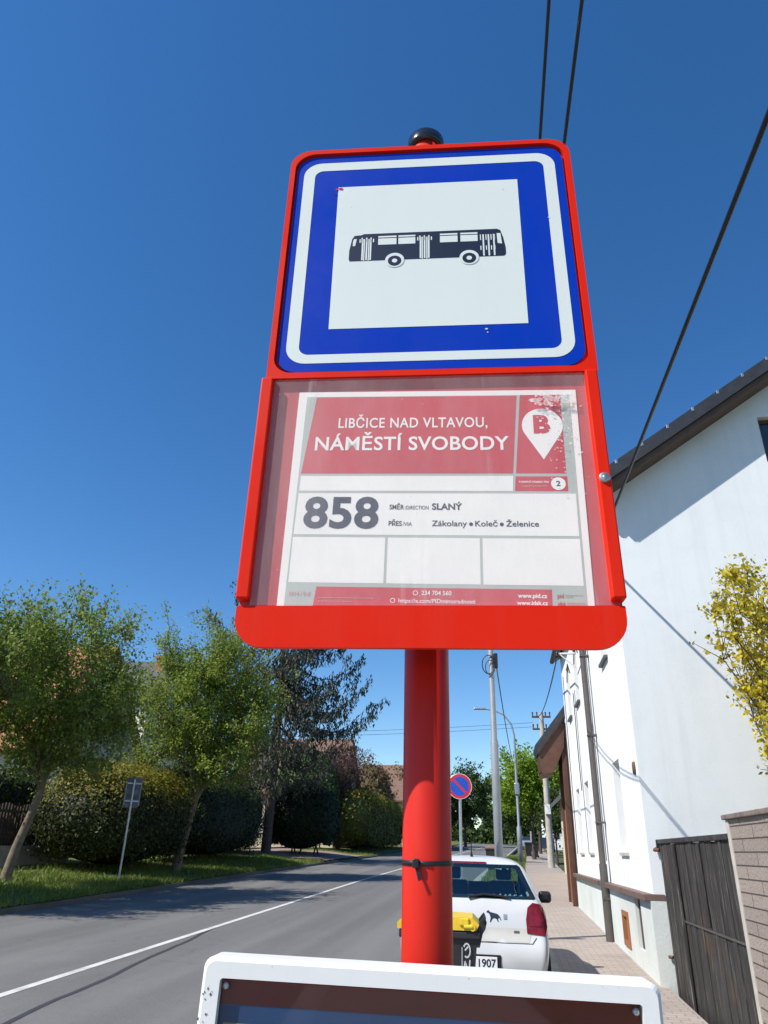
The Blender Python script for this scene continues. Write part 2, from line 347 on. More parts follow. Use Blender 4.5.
    def build(s, name, parent=None, loc=None, recalc=False):
        me = bpy.data.meshes.new(name); me.from_pydata(s.v, [], s.f); 
        for m in s.mats: me.materials.append(m)
        me.polygons.foreach_set('material_index', s.mi); me.polygons.foreach_set('use_smooth', s.smooth); me.update()
        if recalc:
            bm = bmesh.new(); bm.from_mesh(me); bmesh.ops.recalc_face_normals(bm, faces=bm.faces); bm.to_mesh(me); bm.free()
        o = bpy.data.objects.new(name, me); COL.objects.link(o)
        if parent: o.parent = parent
        if loc is not None: o.location = loc
        return o
def tag(o, label, cat, group=None):
    o['label'] = label; o['category'] = cat
    if group: o['group'] = group
    return o
def thing(name, label, cat, loc=(0, 0, 0), rz=0, group=None):
    o = bpy.data.objects.new(name, None); COL.objects.link(o); o.location = loc; o.rotation_euler = (0, 0, rz); o.empty_display_size = .2
    return tag(o, label, cat, group)
def struct(o, kind='structure'): o['kind'] = kind; return o
def rrect(x0, x1, z0, z1, rs, n=7):                       # rounded rectangle; rs = radii (BL, BR, TR, TL)
    out = []
    for (cx, cz, sx, sz, a0), r in zip(((x0, z0, 1, 1, 180), (x1, z0, -1, 1, 270), (x1, z1, -1, -1, 0), (x0, z1, 1, -1, 90)), rs):
        for k in range(n):
            a = R(a0+90*k/(n-1)); out.append((cx+sx*r+r*math.cos(a), cz+sz*r+r*math.sin(a)))
    return out
def textmesh(txt, bold=0.0, space=1.0):
    cu = bpy.data.curves.new('t', 'FONT'); cu.body = txt; cu.size = 1; cu.offset = bold; cu.space_character = space; cu.resolution_u = 4
    o = bpy.data.objects.new('t', cu); COL.objects.link(o)
    me = bpy.data.meshes.new_from_object(o.evaluated_get(bpy.context.evaluated_depsgraph_get()))
    vs = [v.co.copy() for v in me.vertices]; fs = [tuple(p.vertices) for p in me.polygons]
    bpy.data.objects.remove(o); bpy.data.curves.remove(cu); bpy.data.meshes.remove(me); return vs, fs
def text(mb, txt, u0, u1, base, cap, y, mat, bold=.0, T=None, center=False, space=1.0):
    """lay text between u0 and u1, baseline at base; cap = height of a capital"""
    vs, fs = textmesh(txt, bold, space)
    if not vs: return
    ref, _ = textmesh('H', bold); hh = max(v.y for v in ref)-min(v.y for v in ref); b0 = min(v.y for v in ref)
    xa = min(v.x for v in vs); xb = max(v.x for v in vs)
    sx = (u1-u0)/(xb-xa) if u1 is not None else cap/hh
    mb.add([(u0+(v.x-xa)*sx, y, base+(v.y-b0)*cap/hh) for v in vs], fs, mat, T)

def gz(y):                                               # pavement level, rising along the street
    return .021*max(-40, min(150, y))
def bend(y): return .036*max(0, y-27)**2/(max(0, y-27)+14) if y > 27 else 0   # street bends to the right further on

# ------------------------------------------------------------------ setting: ground, road, kerbs, pavements, verges
def strip(name, xa, xb, ys, dz, mat, follow=True, nx=1, zf=None, kind='structure'):
    mb = MB(); vs = []; fs = []
    for y in ys:
        a = xa(y) if callable(xa) else xa; b = xb(y) if callable(xb) else xb; k = bend(y) if follow else 0
        for i in range(nx+1):
            x = a+(b-a)*i/nx; vs.append((x+k, y, gz(y)+(zf(x, y) if zf else dz)))
    n = nx+1
    for j in range(len(ys)-1):
        for i in range(nx): fs.append((j*n+i, j*n+i+1, (j+1)*n+i+1, (j+1)*n+i))
    mb.add(vs, fs, mat); return struct(mb.build(name), kind)
YS = [-40, -20, -10, 0, 2, 4, 6, 8, 10, 12, 15, 18, 21, 24, 27, 30, 34, 38, 42, 46, 50, 56, 62, 70, 78, 86, 95, 105, 115, 125, 140, 150]
mb = MB(); gy = [-300, -40, 0, 50, 100, 150, 400, 2500]
vs = [(x, y, gz(y)-.30) for y in gy for x in (-2500, 2500)]
mb.add(vs, [(2*i, 2*i+1, 2*i+3, 2*i+2) for i in range(len(gy)-1)], M['field']); struct(mb.build('ground'))
def redge(y):                                            # right-hand kerb of the carriageway: bus bay, parking bay, grass island
    for (a, xa), (b, xb) in zip(((-50, -1.0), (5.0, -1.0), (5.7, .5), (17.2, .5), (18.2, -1.15), (58, -.9), (200, -.9)), ((5.0, -1.0), (5.7, .5), (17.2, .5), (18.2, -1.15), (58, -.9), (200, -.9), (300, -.9))):
        if a <= y <= b: return xa+(xb-xa)*(y-a)/(b-a)
    return -1
YR = sorted(set(YS+[5.0, 5.2, 5.4, 5.7, 7.0, 17.2, 17.5, 17.8, 18.2]))
strip('road', -10.15, redge, YR, -.10, M['asphalt'])
mb = MB()
def ribbon(mb, x0, x1, ys, dz, mat):
    for a, b in zip(ys[:-1], ys[1:]):
        mb.add([(x0+bend(a), a, gz(a)+dz), (x1+bend(a), a, gz(a)+dz), (x1+bend(b), b, gz(b)+dz), (x0+bend(b), b, gz(b)+dz)], [(0, 1, 2, 3)], mat)
lys = [y for y in YS if y >= -10 and y <= 125]
ribbon(mb, -5.51, -5.39, lys, -.096, M['roadline']); struct(mb.build('road_marking'))
mb = MB(); rnd = random.Random(4)  # thin wavering dark line beside the centre marking
pts = [(-4.70-.104*(y-7.5)+.02*math.sin(y*2.1)+rnd.uniform(-.012, .012), y) for y in np.arange(3.5, 15.3, .35)]
for (xa, ya), (xb, yb) in zip(pts[:-1], pts[1:]):
    mb.add([(xa, ya, gz(ya)-.0965), (xa+.07, ya, gz(ya)-.0965), (xb+.07, yb, gz(yb)-.0965), (xb, yb, gz(yb)-.0965)], [(0, 1, 2, 3)], M['darkline'])
struct(mb.build('road_dark_line'))
strip('gutter_strip', lambda y: redge(y)-.28, lambda y: redge(y)-.003, [y for y in YR if y <= 60], -.096, M['kerb'])
def kerbline(name, xf, w, top, ys, mat=None):
    mb = MB()
    for a, b in zip(ys[:-1], ys[1:]):
        xa, xb = xf(a)+bend(a), xf(b)+bend(b)
        vs = [(xa, a, gz(a)-.2), (xa+w, a, gz(a)-.2), (xa+w, a, gz(a)+top), (xa, a, gz(a)+top), (xb, b, gz(b)-.2), (xb+w, b, gz(b)-.2), (xb+w, b, gz(b)+top), (xb, b, gz(b)+top)]
        mb.add(vs, [(3, 2, 6, 7), (0, 3, 7, 4), (1, 5, 6, 2)], mat or M['kerb'])
    return struct(mb.build(name))
kerbline('kerb', redge, .14, .012, YR)
kerbline('kerb_far_side', lambda y: -10.29, .14, .0, YS, M['kerb_shaded'])
def pwall(y): return 1.84 if y < 25 else 2.6
def pedge(y): return redge(y)+.14 if y < 17 else .75
strip('pavement', pedge, pwall, sorted(set(YR+[25, 25.2])), 0.004, M['pavers'])
isl = [17.2, 17.5, 17.8, 18.2]+[y for y in YS if 18.5 < y <= 70]
strip('verge_island', lambda y: redge(y)+.14, .75, isl, .0, M['soil'], nx=3, zf=lambda x, y: .0+.02*math.sin(x*3+y))
def gl(x, y): return .025+min(.32, max(0, -10.29-x)*.075)+.03*math.sin(x*1.7+y*.9)*min(1, max(0, -10.29-x))
strip('verge', -18.5, -10.295, YS, 0, M['soil'], nx=10, zf=gl)
def vz(x, y): return gz(y)+gl(x-bend(y), y)
# driveway across the verge on the far side
mb = MB()
for i in range(8):
    xa, xb = -10.3-i*.8, -10.3-(i+1)*.8
    ya0, ya1 = 43.0-.15*i, 53.5; mb.add([(xa+bend(ya0), ya0, vz(xa+bend(ya0), ya0)+.035), (xb+bend(ya0), ya0, vz(xb+bend(ya0), ya0)+.035), (xb+bend(ya1), ya1, vz(xb+bend(ya1), ya1)+.035), (xa+bend(ya1), ya1, vz(xa+bend(ya1), ya1)+.035)], [(0, 3, 2, 1)], M['pavers_red'])
struct(mb.build('driveway'))

# ------------------------------------------------------------------ foliage tools
def leaf_quads(C, size, rng, up=.25, aspect=.55, droop=None, nrm=None):
    n = len(C); d = rng.normal(size=(n, 3)); d /= np.linalg.norm(d, axis=1)[:, None]
    if droop is not None: d = d*.45+np.array(droop); d /= np.linalg.norm(d, axis=1)[:, None]
    nn = rng.normal(size=(n, 3)); nn[:, 2] += up*3
    if nrm is not None: nn = nrm+rng.normal(size=(n, 3))*.42; d = d-nn*((d*nn).sum(1)/(nn*nn).sum(1))[:, None]; d /= np.linalg.norm(d, axis=1)[:, None]
    s = np.cross(d, nn); s /= np.linalg.norm(s, axis=1)[:, None]+1e-9
    L = (size*rng.uniform(.6, 1.35, n))[:, None]; a = C-d*L*.5; c = C+d*L*.5; m_ = C-d*L*.05
    V = np.stack([a, m_+s*L*aspect*.5, c, m_-s*L*aspect*.5], 1).reshape(-1, 3); F = np.arange(4*n).reshape(-1, 4); return V, F
def tube_path(a, b, rng, wob, k=5, sag=0):
    a = np.array(a, float); b = np.array(b, float); L = np.linalg.norm(b-a); P = []
    for i in range(k+1):
        t = i/k; p = a+(b-a)*t
        if 0 < i < k: p = p+rng.normal(size=3)*wob*L
        p[2] -= sag*math.sin(t*math.pi)*L; P.append(p)
    return P
def make_tree(name, label, loc, trunk_h, cz, cr, tips, per, size, leaf, bark, seed, lean=(0, 0), r0=.14, spread=.42, group=None, limbs=9, hollow=.35, wood='trunk', zsq=1.0):
    rng = np.random.default_rng(seed); root = thing(name, label, 'tree', loc, 0, group)
    tk = MB(); cx, cy = lean
    top = np.array([cx, cy, trunk_h]); P = [np.array([0, 0, -.25]), np.array([cx*.3, cy*.3, trunk_h*.35]), np.array([cx*.75, cy*.75, trunk_h*.75]), top]
    tk.tube(P, [r0*1.25, r0, r0*.85, r0*.72], bark, 9)
    cen = np.array([cx, cy, cz]); cl = []
    mains = []
    for i in range(limbs):
        a = 2*math.pi*(i+rng.uniform(-.3, .3))/limbs*1.618*2; h = rng.uniform(-.35, .95)
        rad = math.sqrt(max(.05, 1-h*h*.8))*rng.uniform(.45, .8)
        e = cen+np.array([math.cos(a)*cr[0]*rad, math.sin(a)*cr[1]*rad, cr[2]*h*.9])
        st = top+np.array([0, 0, rng.uniform(-.1, .25)*trunk_h])*(.5 if i else 0)
        pp = tube_path(st, e, rng, .05, 6, -.08); tk.tube(pp, [r0*.5*(1-t/6.6) for t in range(7)], bark, 6); mains.append(pp)
    lead = tube_path(top, cen+np.array([0, 0, cr[2]*.85]), rng, .03, 6); tk.tube(lead, [r0*.7*(1-t/6.8) for t in range(7)], bark, 6); mains.append(lead)
    for i in range(tips):
        u = rng.normal(size=3); u /= np.linalg.norm(u); q = rng.uniform(hollow, 1)**.6
        e = cen+u*q*np.array(cr)*(1+.10*math.sin(u[0]*5+seed)+.12*rng.normal())
        if e[2] < cz-cr[2]*.85: continue
        pp = mains[rng.integers(len(mains))]; best = min((np.linalg.norm(p-e), k, j) for k, pl in enumerate(mains) for j, p in enumerate(pl) if j > 1)
        st = mains[best[1]][best[2]]
        tk.tube(tube_path(st, e, rng, .06, 3), [r0*.14, r0*.10, r0*.07, r0*.03], bark, 4, caps=False)
        k = int(per*rng.uniform(.5, 1.4)); t = rng.uniform(.3, 1.05, k)[:, None]
        cl.append(st*(1-t)+e*t+rng.normal(size=(k, 3))*spread*.55)
        for q in range(2):
            tt = rng.uniform(.45, 1.0); b_ = st*(1-tt)+e*tt; dv = u*.35+rng.normal(size=3)*.3+np.array([0, 0, .55]); dv *= rng.uniform(.45, .95)*(spread/.25)/np.linalg.norm(dv)
            tk.tube([b_, b_+dv], [r0*.05, r0*.02], bark, 3, caps=False)
            k2 = k//2; t = rng.uniform(.15, 1.1, k2)[:, None]; cl.append(b_+dv*t+rng.normal(size=(k2, 3))*spread*.40)
    tk.build(wood, root)
    V, F = leaf_quads(np.concatenate(cl), size, rng, .55); lm = MB(); lm.arr(V, F, leaf); lm.build('crown', root); return root
def lumpy(x, y, z, seed): return .5*math.sin(x*2.1+seed)+.35*math.sin(y*2.7+seed*2)+.3*math.sin(z*3.1+x*1.3+seed*3)
def make_hedge(name, label, loc, half, h, n, size, leaf, seed, group=None, roundness=3.0, top_leaf=None, cat='hedge', base=.0, droop=None, jag=.12):
    """clipped or free bush: sprays over the surface of a superellipsoid with a twiggy core"""
    rng = np.random.default_rng(seed); root = thing(name, label, cat, loc, 0, group)
    ax, ay = half; e = roundness
    d = rng.normal(size=(n, 3)); d[:, 0] /= ax**.35; d[:, 1] /= ay**.35
    d = d/np.array([1, 1, 1]); d = d*np.array([ax, ay, h*.5])
    # points uniform over a box surface then pulled to the superellipsoid
    U = rng.uniform(-1, 1, (n, 3)); A = np.array([ay*h, ax*h, ax*ay*1.6]); pr = A/A.sum(); k = rng.choice(3, n, p=pr)
    U[np.arange(n), k] = np.sign(rng.uniform(-1, 1, n)); U[(k == 2), 2] = np.abs(U[(k == 2), 2])
    nr = (np.abs(U)**e).sum(1)**(1/e); U = U/nr[:, None]
    ph = U*np.array([ax, ay, h*.5])
    lump = .5*np.sin(ph[:, 0]*2.3+seed)+.5*np.sin(ph[:, 1]*2.0+seed*2)+.5*np.sin(ph[:, 2]*2.9+seed*3+ph[:, 0])
    Rr = 1+jag*.5*lump*.6+rng.normal(size=n)*jag*.35-np.abs(rng.normal(size=n))*jag*.5
    Pp = ph*Rr[:, None]; Pp[:, 2] += h*.5
    Pp[:, 2] = np.maximum(Pp[:, 2], base)
    mbl = MB()
    gn = np.sign(ph)*np.abs(ph/np.array([ax, ay, h*.5]))**(e-1)/np.array([ax, ay, h*.5]); gn /= np.linalg.norm(gn, axis=1)[:, None]+1e-9
    V, F = leaf_quads(Pp, size, rng, .1, .5, droop, gn)
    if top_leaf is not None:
        t = Pp[:, 2] > h*.70+rng.normal(size=n)*h*.10  # top sprays brighter: young growth, plus sunlit tone put into the colour
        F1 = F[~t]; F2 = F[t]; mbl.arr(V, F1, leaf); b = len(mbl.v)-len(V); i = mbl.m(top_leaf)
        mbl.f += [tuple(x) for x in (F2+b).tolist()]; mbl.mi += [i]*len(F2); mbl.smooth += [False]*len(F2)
    else: mbl.arr(V, F, leaf)
    # twiggy core behind the sprays
    nu, nv = 26, 14; vs = []; fs = []
    for j in range(nv+1):
        for i in range(nu):
            th = 2*math.pi*i/nu; f = -math.pi/2+math.pi*j/nv
            q = np.array([math.cos(f)*math.cos(th), math.cos(f)*math.sin(th), math.sin(f)]); q = q/((np.abs(q)**e).sum()**(1/e))
            q = q*np.array([ax, ay, h*.5])*.86*(1+.10*lumpy(*q, seed)); vs.append((q[0], q[1], max(base*.5, q[2]+h*.5)))
    for j in range(nv):
        for i in range(nu): i2 = (i+1) % nu; fs.append((j*nu+i, j*nu+i2, (j+1)*nu+i2, (j+1)*nu+i))
    mbl.add(vs, fs, leaf); mbl.build('foliage', root)
    st = MB(); 
    for k in range(5): st.tube([(rng.uniform(-ax, ax)*.5, rng.uniform(-ay, ay)*.5, -.2), (rng.uniform(-ax, ax)*.5, rng.uniform(-ay, ay)*.5, h*.5)], [.06, .03], M['bark_dark'], 5)
    st.build('stem', root); return root

# grass on the verges: stuff
def grass(name, n, f, seed, h=.13):
    rng = np.random.default_rng(seed); P = []
    while len(P) < n:
        p = f(rng)
        if p is not None: P.append(p)
    P = np.array(P); a = rng.uniform(0, 2*math.pi, n); hh = h*rng.uniform(.4, 1.4, n); wd = rng.uniform(.012, .03, n)
    dx = np.stack([np.cos(a), np.sin(a), 0*a], 1)*wd[:, None]; tip = P+np.stack([rng.normal(size=n)*.05, rng.normal(size=n)*.05, hh], 1)
    V = np.stack([P-dx, P+dx, tip], 1).reshape(-1, 3); F = np.arange(3*n).reshape(-1, 3)
    mb = MB(); mb.arr(V, F, M['grass']); o = mb.build(name); struct(o, 'stuff'); return o
def fv(rng):
    y = rng.uniform(13, 62)**1.0; y = 12+(y-12)*rng.uniform(0, 1)**.6; x = -10.2-rng.uniform(0, 1)**1.2*4.4
    if 42.8 < y < 53.6 and x < -10.2: return None
    if math.sin(x*2.1+y*1.3)+math.sin(x*.8-y*.7)+rng.normal()*.6 < -1.0: return None
    return (x+bend(y), y, vz(x+bend(y), y)-.01)
g = grass('grass', 42000, fv, 3, .11); tag(g, 'short green grass growing on the verge across the road', 'grass')
def fi(rng):
    y = 18.3+42*rng.uniform(0, 1)**.8; x = rng.uniform(redge(y)+.18, .72); return (x+bend(y), y, gz(y)-.01)
g = grass('grass', 14000, fi, 5, .16); tag(g, 'green grass tufts on the narrow strip between road and pavement', 'grass')

# ------------------------------------------------------------------ white house on the right
def house_white():
    root = thing('white_house', 'tall white stuccoed house with dark roof edge and downpipe beside the pavement', 'house', (1.8, 10.32, gz(10.32)))
    base = root.location.z; W = MB(); F = M['stucco']
    L = 10.1; EZ = 6.60-base                                    # facade length, eaves height above the base
    def Z(z): return z-base
    # openings along the street face: (y0, y1, z0, z1) in local coordinates
    ops = [(1.58, 2.28, Z(1.64), Z(2.96)), (6.05, 6.8, Z(1.64), Z(3.03)), (8.05, 8.8, Z(1.64), Z(3.03)),
           (1.5, 2.2, Z(4.55), Z(5.95)), (6.05, 6.8, Z(4.7), Z(6.0)), (8.05, 8.8, Z(4.7), Z(6.0))]
    cel = [(1.95, 2.5, Z(.40), Z(.86)), (.78, 1.25, Z(.48), Z(1.09))]
    def face(xp, openings, y0, y1, z0, z1, mat, depth, jamb):
        ys = sorted({y0, y1, *[v for o in openings for v in o[:2]]}); zs = sorted({z0, z1, *[v for o in openings for v in o[2:]]})
        for a, b in zip(ys[:-1], ys[1:]):
            for c, d in zip(zs[:-1], zs[1:]):
                if any(o[0] <= (a+b)/2 <= o[1] and o[2] <= (c+d)/2 <= o[3] for o in openings): continue
                W.add([(xp, a, c), (xp, b, c), (xp, b, d), (xp, a, d)], [(0, 3, 2, 1)], mat)
        for a, b, c, d in openings:
            x2 = xp+depth
            W.add([(xp, a, c), (x2, a, c), (x2, a, d), (xp, a, d)], [(0, 1, 2, 3)], jamb); W.add([(xp, b, c), (x2, b, c), (x2, b, d), (xp, b, d)], [(0, 3, 2, 1)], jamb)
            W.add([(xp, a, c), (xp, b, c), (x2, b, c), (x2, a, c)], [(0, 3, 2, 1)], jamb); W.add([(xp, a, d), (xp, b, d), (x2, b, d), (x2, a, d)], [(0, 1, 2, 3)], jamb)
    PT = Z(1.10)
    face(0, ops, 0, L, PT, EZ, F, .20, F)
    face(-.05, cel, 0, L, -.6, PT+.02, M['plinth'], .2, M['plinth'])
    # gable: local x from 0 to 8.6, ridge in the middle
    rx, slope = 4.3, .69; rz = EZ+.02+slope*rx
    gw = [(4.30-1.8, 4.95-1.8, Z(7.18), Z(8.0))]
    G = MB()
    def top(x): return EZ+slope*(x if x <= rx else 2*rx-x)+.068
    xs = [0, gw[0][0], gw[0][1], rx, 2*rx]
    for a, b in zip(xs[:-1], xs[1:]):
        if a == gw[0][0]:
            G.add([(a, 0, -.6), (b, 0, -.6), (b, 0, gw[0][2]), (a, 0, gw[0][2])], [(0, 1, 2, 3)], M['stucco_rough'])
            G.add([(a, 0, gw[0][3]), (b, 0, gw[0][3]), (b, 0, top(b)), (a, 0, top(a))], [(0, 1, 2, 3)], M['stucco_rough'])
        else: G.add([(a, 0, -.6), (b, 0, -.6), (b, 0, top(b)), (a, 0, top(a))], [(0, 1, 2, 3)], M['stucco_rough'])
    a, b, c, d = gw[0]
    for q in ([(a, 0, c), (a, .18, c), (a, .18, d), (a, 0, d)], [(b, 0, c), (b, .18, c), (b, .18, d), (b, 0, d)], [(a, 0, c), (b, 0, c), (b, .18, c), (a, .18, c)], [(a, 0, d), (b, 0, d), (b, .18, d), (a, .18, d)]): G.add(q, [(0, 1, 2, 3)], F)
    G.build('gable_wall', root)
    W.add([(0, L, -.6), (2*rx, L, -.6), (2*rx, L, EZ), (rx, L, rz), (0, L, EZ)], [(0, 1, 2, 3, 4)], F); W.add([(2*rx, 0, -.6), (2*rx, L, -.6), (2*rx, L, EZ), (2*rx, 0, EZ)], [(0, 1, 2, 3)], F)
    W.box((-.05, -.03, -.6), (8.6, -.002, PT+.01), M['plinth'])
    W.build('wall', root)
    # roof: slab with verge board and tile edge
    Rf = MB(); ov = .36; e = .16; th = .17
    def slab(x0, x1, off, t, y0, y1, mat, mirror=False):
        p = [(x0, EZ+slope*x0+off), (x1, EZ+slope*x1+off), (x1, EZ+slope*x1+off+t), (x0, EZ+slope*x0+off+t)]
        if mirror: p = [(2*rx-x, z) for x, z in p]
        Rf.prism([(x, z) for x, z in p], 1, y0, y1, mat)
    for mir in (False, True):
        slab(-e, rx, .172, .235, -ov-.05, L+.3, M['rooftile'], mir)
    rf = Rf.build('roof', root, recalc=True)
    V = MB()
    for mir in (False, True):
        Rf = V; slab(-e+.02, rx, .07, .10, -ov, L+.25, M['soffit'], mir)
    V.build('verge_board', root, recalc=True)
    for k in range(9): cl = MB(); cl.box((.15+k*.42, -ov-.056, EZ+slope*(.15+k*.42)+.36), (.19+k*.42, -ov-.02, EZ+slope*(.15+k*.42)+.425), M['zinc'], bev=.004); cl.build('verge_clip', rf)
    gt = MB(); gt.tube([(-e-.06, -ov+.05, EZ+.02), (-e-.06, L+.2, EZ-.02)], .065, M['pipe'], 10); gt.build('gutter', root)
    # windows
    for i, (a, b, c, d) in enumerate(ops):
        fr = MB(); x = .17
        for q in ((a, a+.06, c, d), (b-.06, b, c, d), (a+.06, b-.06, c, c+.06), (a+.06, b-.06, d-.06, d), ((a+b)/2-.03, (a+b)/2+.03, c+.06, d-.06)): fr.box((x, q[0], q[2]), (x+.05, q[1], q[3]), M['frame_white'])
        w_ = fr.build('window', root); pn = MB(); pn.add([(x+.03, a, c), (x+.03, b, c), (x+.03, b, d), (x+.03, a, d)], [(0, 3, 2, 1)], M['pane']); pn.build('pane', w_)
        sl = MB(); lo_ = i < 3
        sl.box((-.06 if not lo_ else -.035, a-.03, c-.035), (.168, b+.03, c+.008), M['pipe'] if not lo_ else M['concrete']); sl.build('sill', w_)
    a, b, c, d = cel[0]; fr = MB()
    for q in ((a, a+.07, c, d), (b-.07, b, c, d), (a+.07, b-.07, c, c+.07), (a+.07, b-.07, d-.07, d)): fr.box((-.075, q[0], q[2]), (.02, q[1], q[3]), M['frame_brown'])
    cw = fr.build('cellar_window', root); cw['label'] = 'cellar window with orange brown frame'
    pn = MB(); pn.add([(.0, a, c), (.0, b, c), (.0, b, d), (.0, a, d)], [(0, 3, 2, 1)], M['pane']); pn.build('pane', cw)
    a, b, c, d = cel[1]; fr = MB()
    for k in range(7): fr.tube([(.0, a+(k+.5)*(b-a)/7, c), (.0, a+(k+.5)*(b-a)/7, d)], .008, M['pipe'], 6)
    fr.add([(.08, a, c), (.08, b, c), (.08, b, d), (.08, a, d)], [(0, 3, 2, 1)], M['concrete']); fr.build('cellar_grille', root)
    a, b, c, d = gw[0]; fr = MB()
    for q in ((a, a+.06, c, d), (b-.06, b, c, d), (a+.06, b-.06, c, c+.06), (a+.06, b-.06, d-.06, d)): fr.box((q[0], .1, q[2]), (q[1], .15, q[3]), M['brown'])
    w_ = fr.build('gable_window', root); pn = MB(); pn.add([(a, .13, c), (b, .13, c), (b, .13, d), (a, .13, d)], [(0, 1, 2, 3)], M['pane']); pn.build('pane', w_)
    # ledge over the plinth, downpipe, service cables and drawn cable shadows, vent, bracket
    ld_ = MB()
    for q in ((0.02, 3.78), (3.96, L)): ld_.box((-.13, q[0]-.02, PT+.005), (-.002, q[1], PT+.085), M['ledge'], bev=.012)
    ld_.box((-.13, -.03, PT+.005), (.13, .0-.003, PT+.085), M['ledge'], bev=.008); ld_.build('ledge', root)
    dp = MB(); dp.tube([(-.20, 3.87, EZ-.02), (-.13, 3.87, EZ-.25), (-.115, 3.87, EZ-.5), (-.115, 3.87, 1.2), (-.115, 3.87, .0)], .055, M['pipe'], 12)
    dp.tube([(-.115, 3.87, 1.25), (-.115, 3.87, -.02)], .068, M['pipe'], 12)
    for z in (.7, 1.9, 3.4, 4.9): dp.box((-.17, 3.80, z), (-.005, 3.94, z+.03), M['pipe'])
    dp.build('downpipe', root)
    cb = MB()
    cb.tube([(-.012, 4.15, EZ-.8), (-.012, 4.17, 3.2), (-.012, 4.15, 1.3)], .007, M['black'], 5)
    cb.tube([(-.012, 7.3, EZ-1.5), (-.012, 7.35, 3.4), (-.012, 7.3, 2.7)], .009, M['black'], 5); cb.tube([(-.012, 6.95, EZ-1.5), (-.012, 7.0, 3.1), (-.012, 6.95, 1.4)], .006, M['black'], 5)
    cb.tube([(-.012, 9.6, EZ-.6), (-.012, 9.6, 1.4)], .008, M['black'], 5)
    for y0 in (5.6, 7.6): cb.tube([(-.015, y0, EZ-.95), (-.015, y0+.45, EZ-.62), (-.015, y0+.9, EZ-1.0)], .012, M['black'], 5)  # zigzags stand for cable shadows on the facade, drawn as black tubes
    cb.build('wall_cable_and_shadow', root)
    vn = MB(); vn.lathe([(0, -.03), (.045, -.03), (.055, 0), (.04, .01)], M['rust'], 14, Matrix.Translation((-.002, .22, Z(2.68))) @ Matrix.Rotation(R(90), 4, 'Y') @ Matrix.Diagonal((1.7, 1, 1, 1))); vn.build('vent', root)
    br = MB(); br.tube([(.0, 6.2, Z(5.78)), (-.40, 6.2, Z(5.78))], .022, M['frame_white'], 8); br.tube([(0, 6.2, Z(5.45)), (-.34, 6.2, Z(5.76))], .014, M['frame_white'], 6)
    br.lathe([(.0, 0), (.045, .01), (.05, .06), (.03, .1), (.045, .13), (0, .15)], M['black'], 12, Matrix.Translation((-.40, 6.2, Z(5.68)))); br.build('cable_bracket', root)
    hg = MB(); hg.box((.10, -.05, Z(1.70)), (.16, .0-.002, Z(1.80)), M['black'], bev=.01); hg.build('gate_hinge', root)
house_white()

# wooden gate and block wall between the house and the frame's edge
def gate():
    root = thing('wooden_gate', 'tall weathered dark wooden gate of vertical boards between house and block wall', 'gate', (1.93, 7.05, gz(8.6)))
    b = root.location.z; y1 = 3.20; top = 1.80-b; rng = random.Random(5)
    for a, c in ((0.02, 2.28), (2.32, y1)):
        p = MB(); y = a; n = round((c-a)/.115); wd = (c-a)/n
        for k in range(n):
            o = rng.uniform(-.006, .006); p.box((o, a+k*wd+.002, -.10), (.028+o, a+(k+1)*wd-.002, top-.05+rng.uniform(-.006, .004)), M['oldwood'])
        p.build('board_panel', root)
    r_ = MB(); r_.box((-.022, .02, top-.05), (.04, y1, top), M['oldwood'], bev=.008)
    r_.box((-.012, .04, .78), (-.007, 2.26, .80), M['pipe']); r_.build('rail', root)
    p = MB(); p.box((-.045, 2.255, -.15), (-.008, 2.345, top-.06), M['oldwood'], bev=.01); p.build('stile', root)
    p = MB(); p.box((-.03, 1.12, .82), (-.008, 1.17, top-.06), M['oldwood'], bev=.008); p.build('batten', root)
    h = MB(); h.tube([(-.01, y1-.02, top-.12), (-.06, y1+.02, top-.12), (-.02, y1+.05, top-.1)], .022, M['rust'], 8); h.build('hinge', root)
    h = MB(); h.tube([(-.01, y1-.02, .35), (-.05, y1+.02, .35)], .018, M['rust'], 8); h.build('hinge', root)
    s = MB(); s.box((-.02, 0, -.16), (.06, y1+.02, -.102), M['kerb']); s.build('threshold', root)
gate()
def bwall():
    root = thing('block_wall', 'low garden wall of pinkish split face blocks with flat coping beside the gate', 'wall', (1.90, 2.0, gz(4)))
    b = root.location.z; L = 5.0; top = 1.90-b
    m = MB(); m.box((0, 0, -.4), (.24, L-.07, top), M['blocks']); m.build('blockwork', root)
    e = MB(); e.box((-.012, L-.067, -.4), (.25, L, top), M['concrete'], bev=.004); e.build('end_post', root)
    c = MB(); rng = random.Random(3)
    for k in range(10): c.box((-.03+rng.uniform(-.004, .004), k*.505, top+.002), (.27, k*.505+.498, top+.042), M['coping'], bev=.008)
    c.build('coping', root)
bwall()
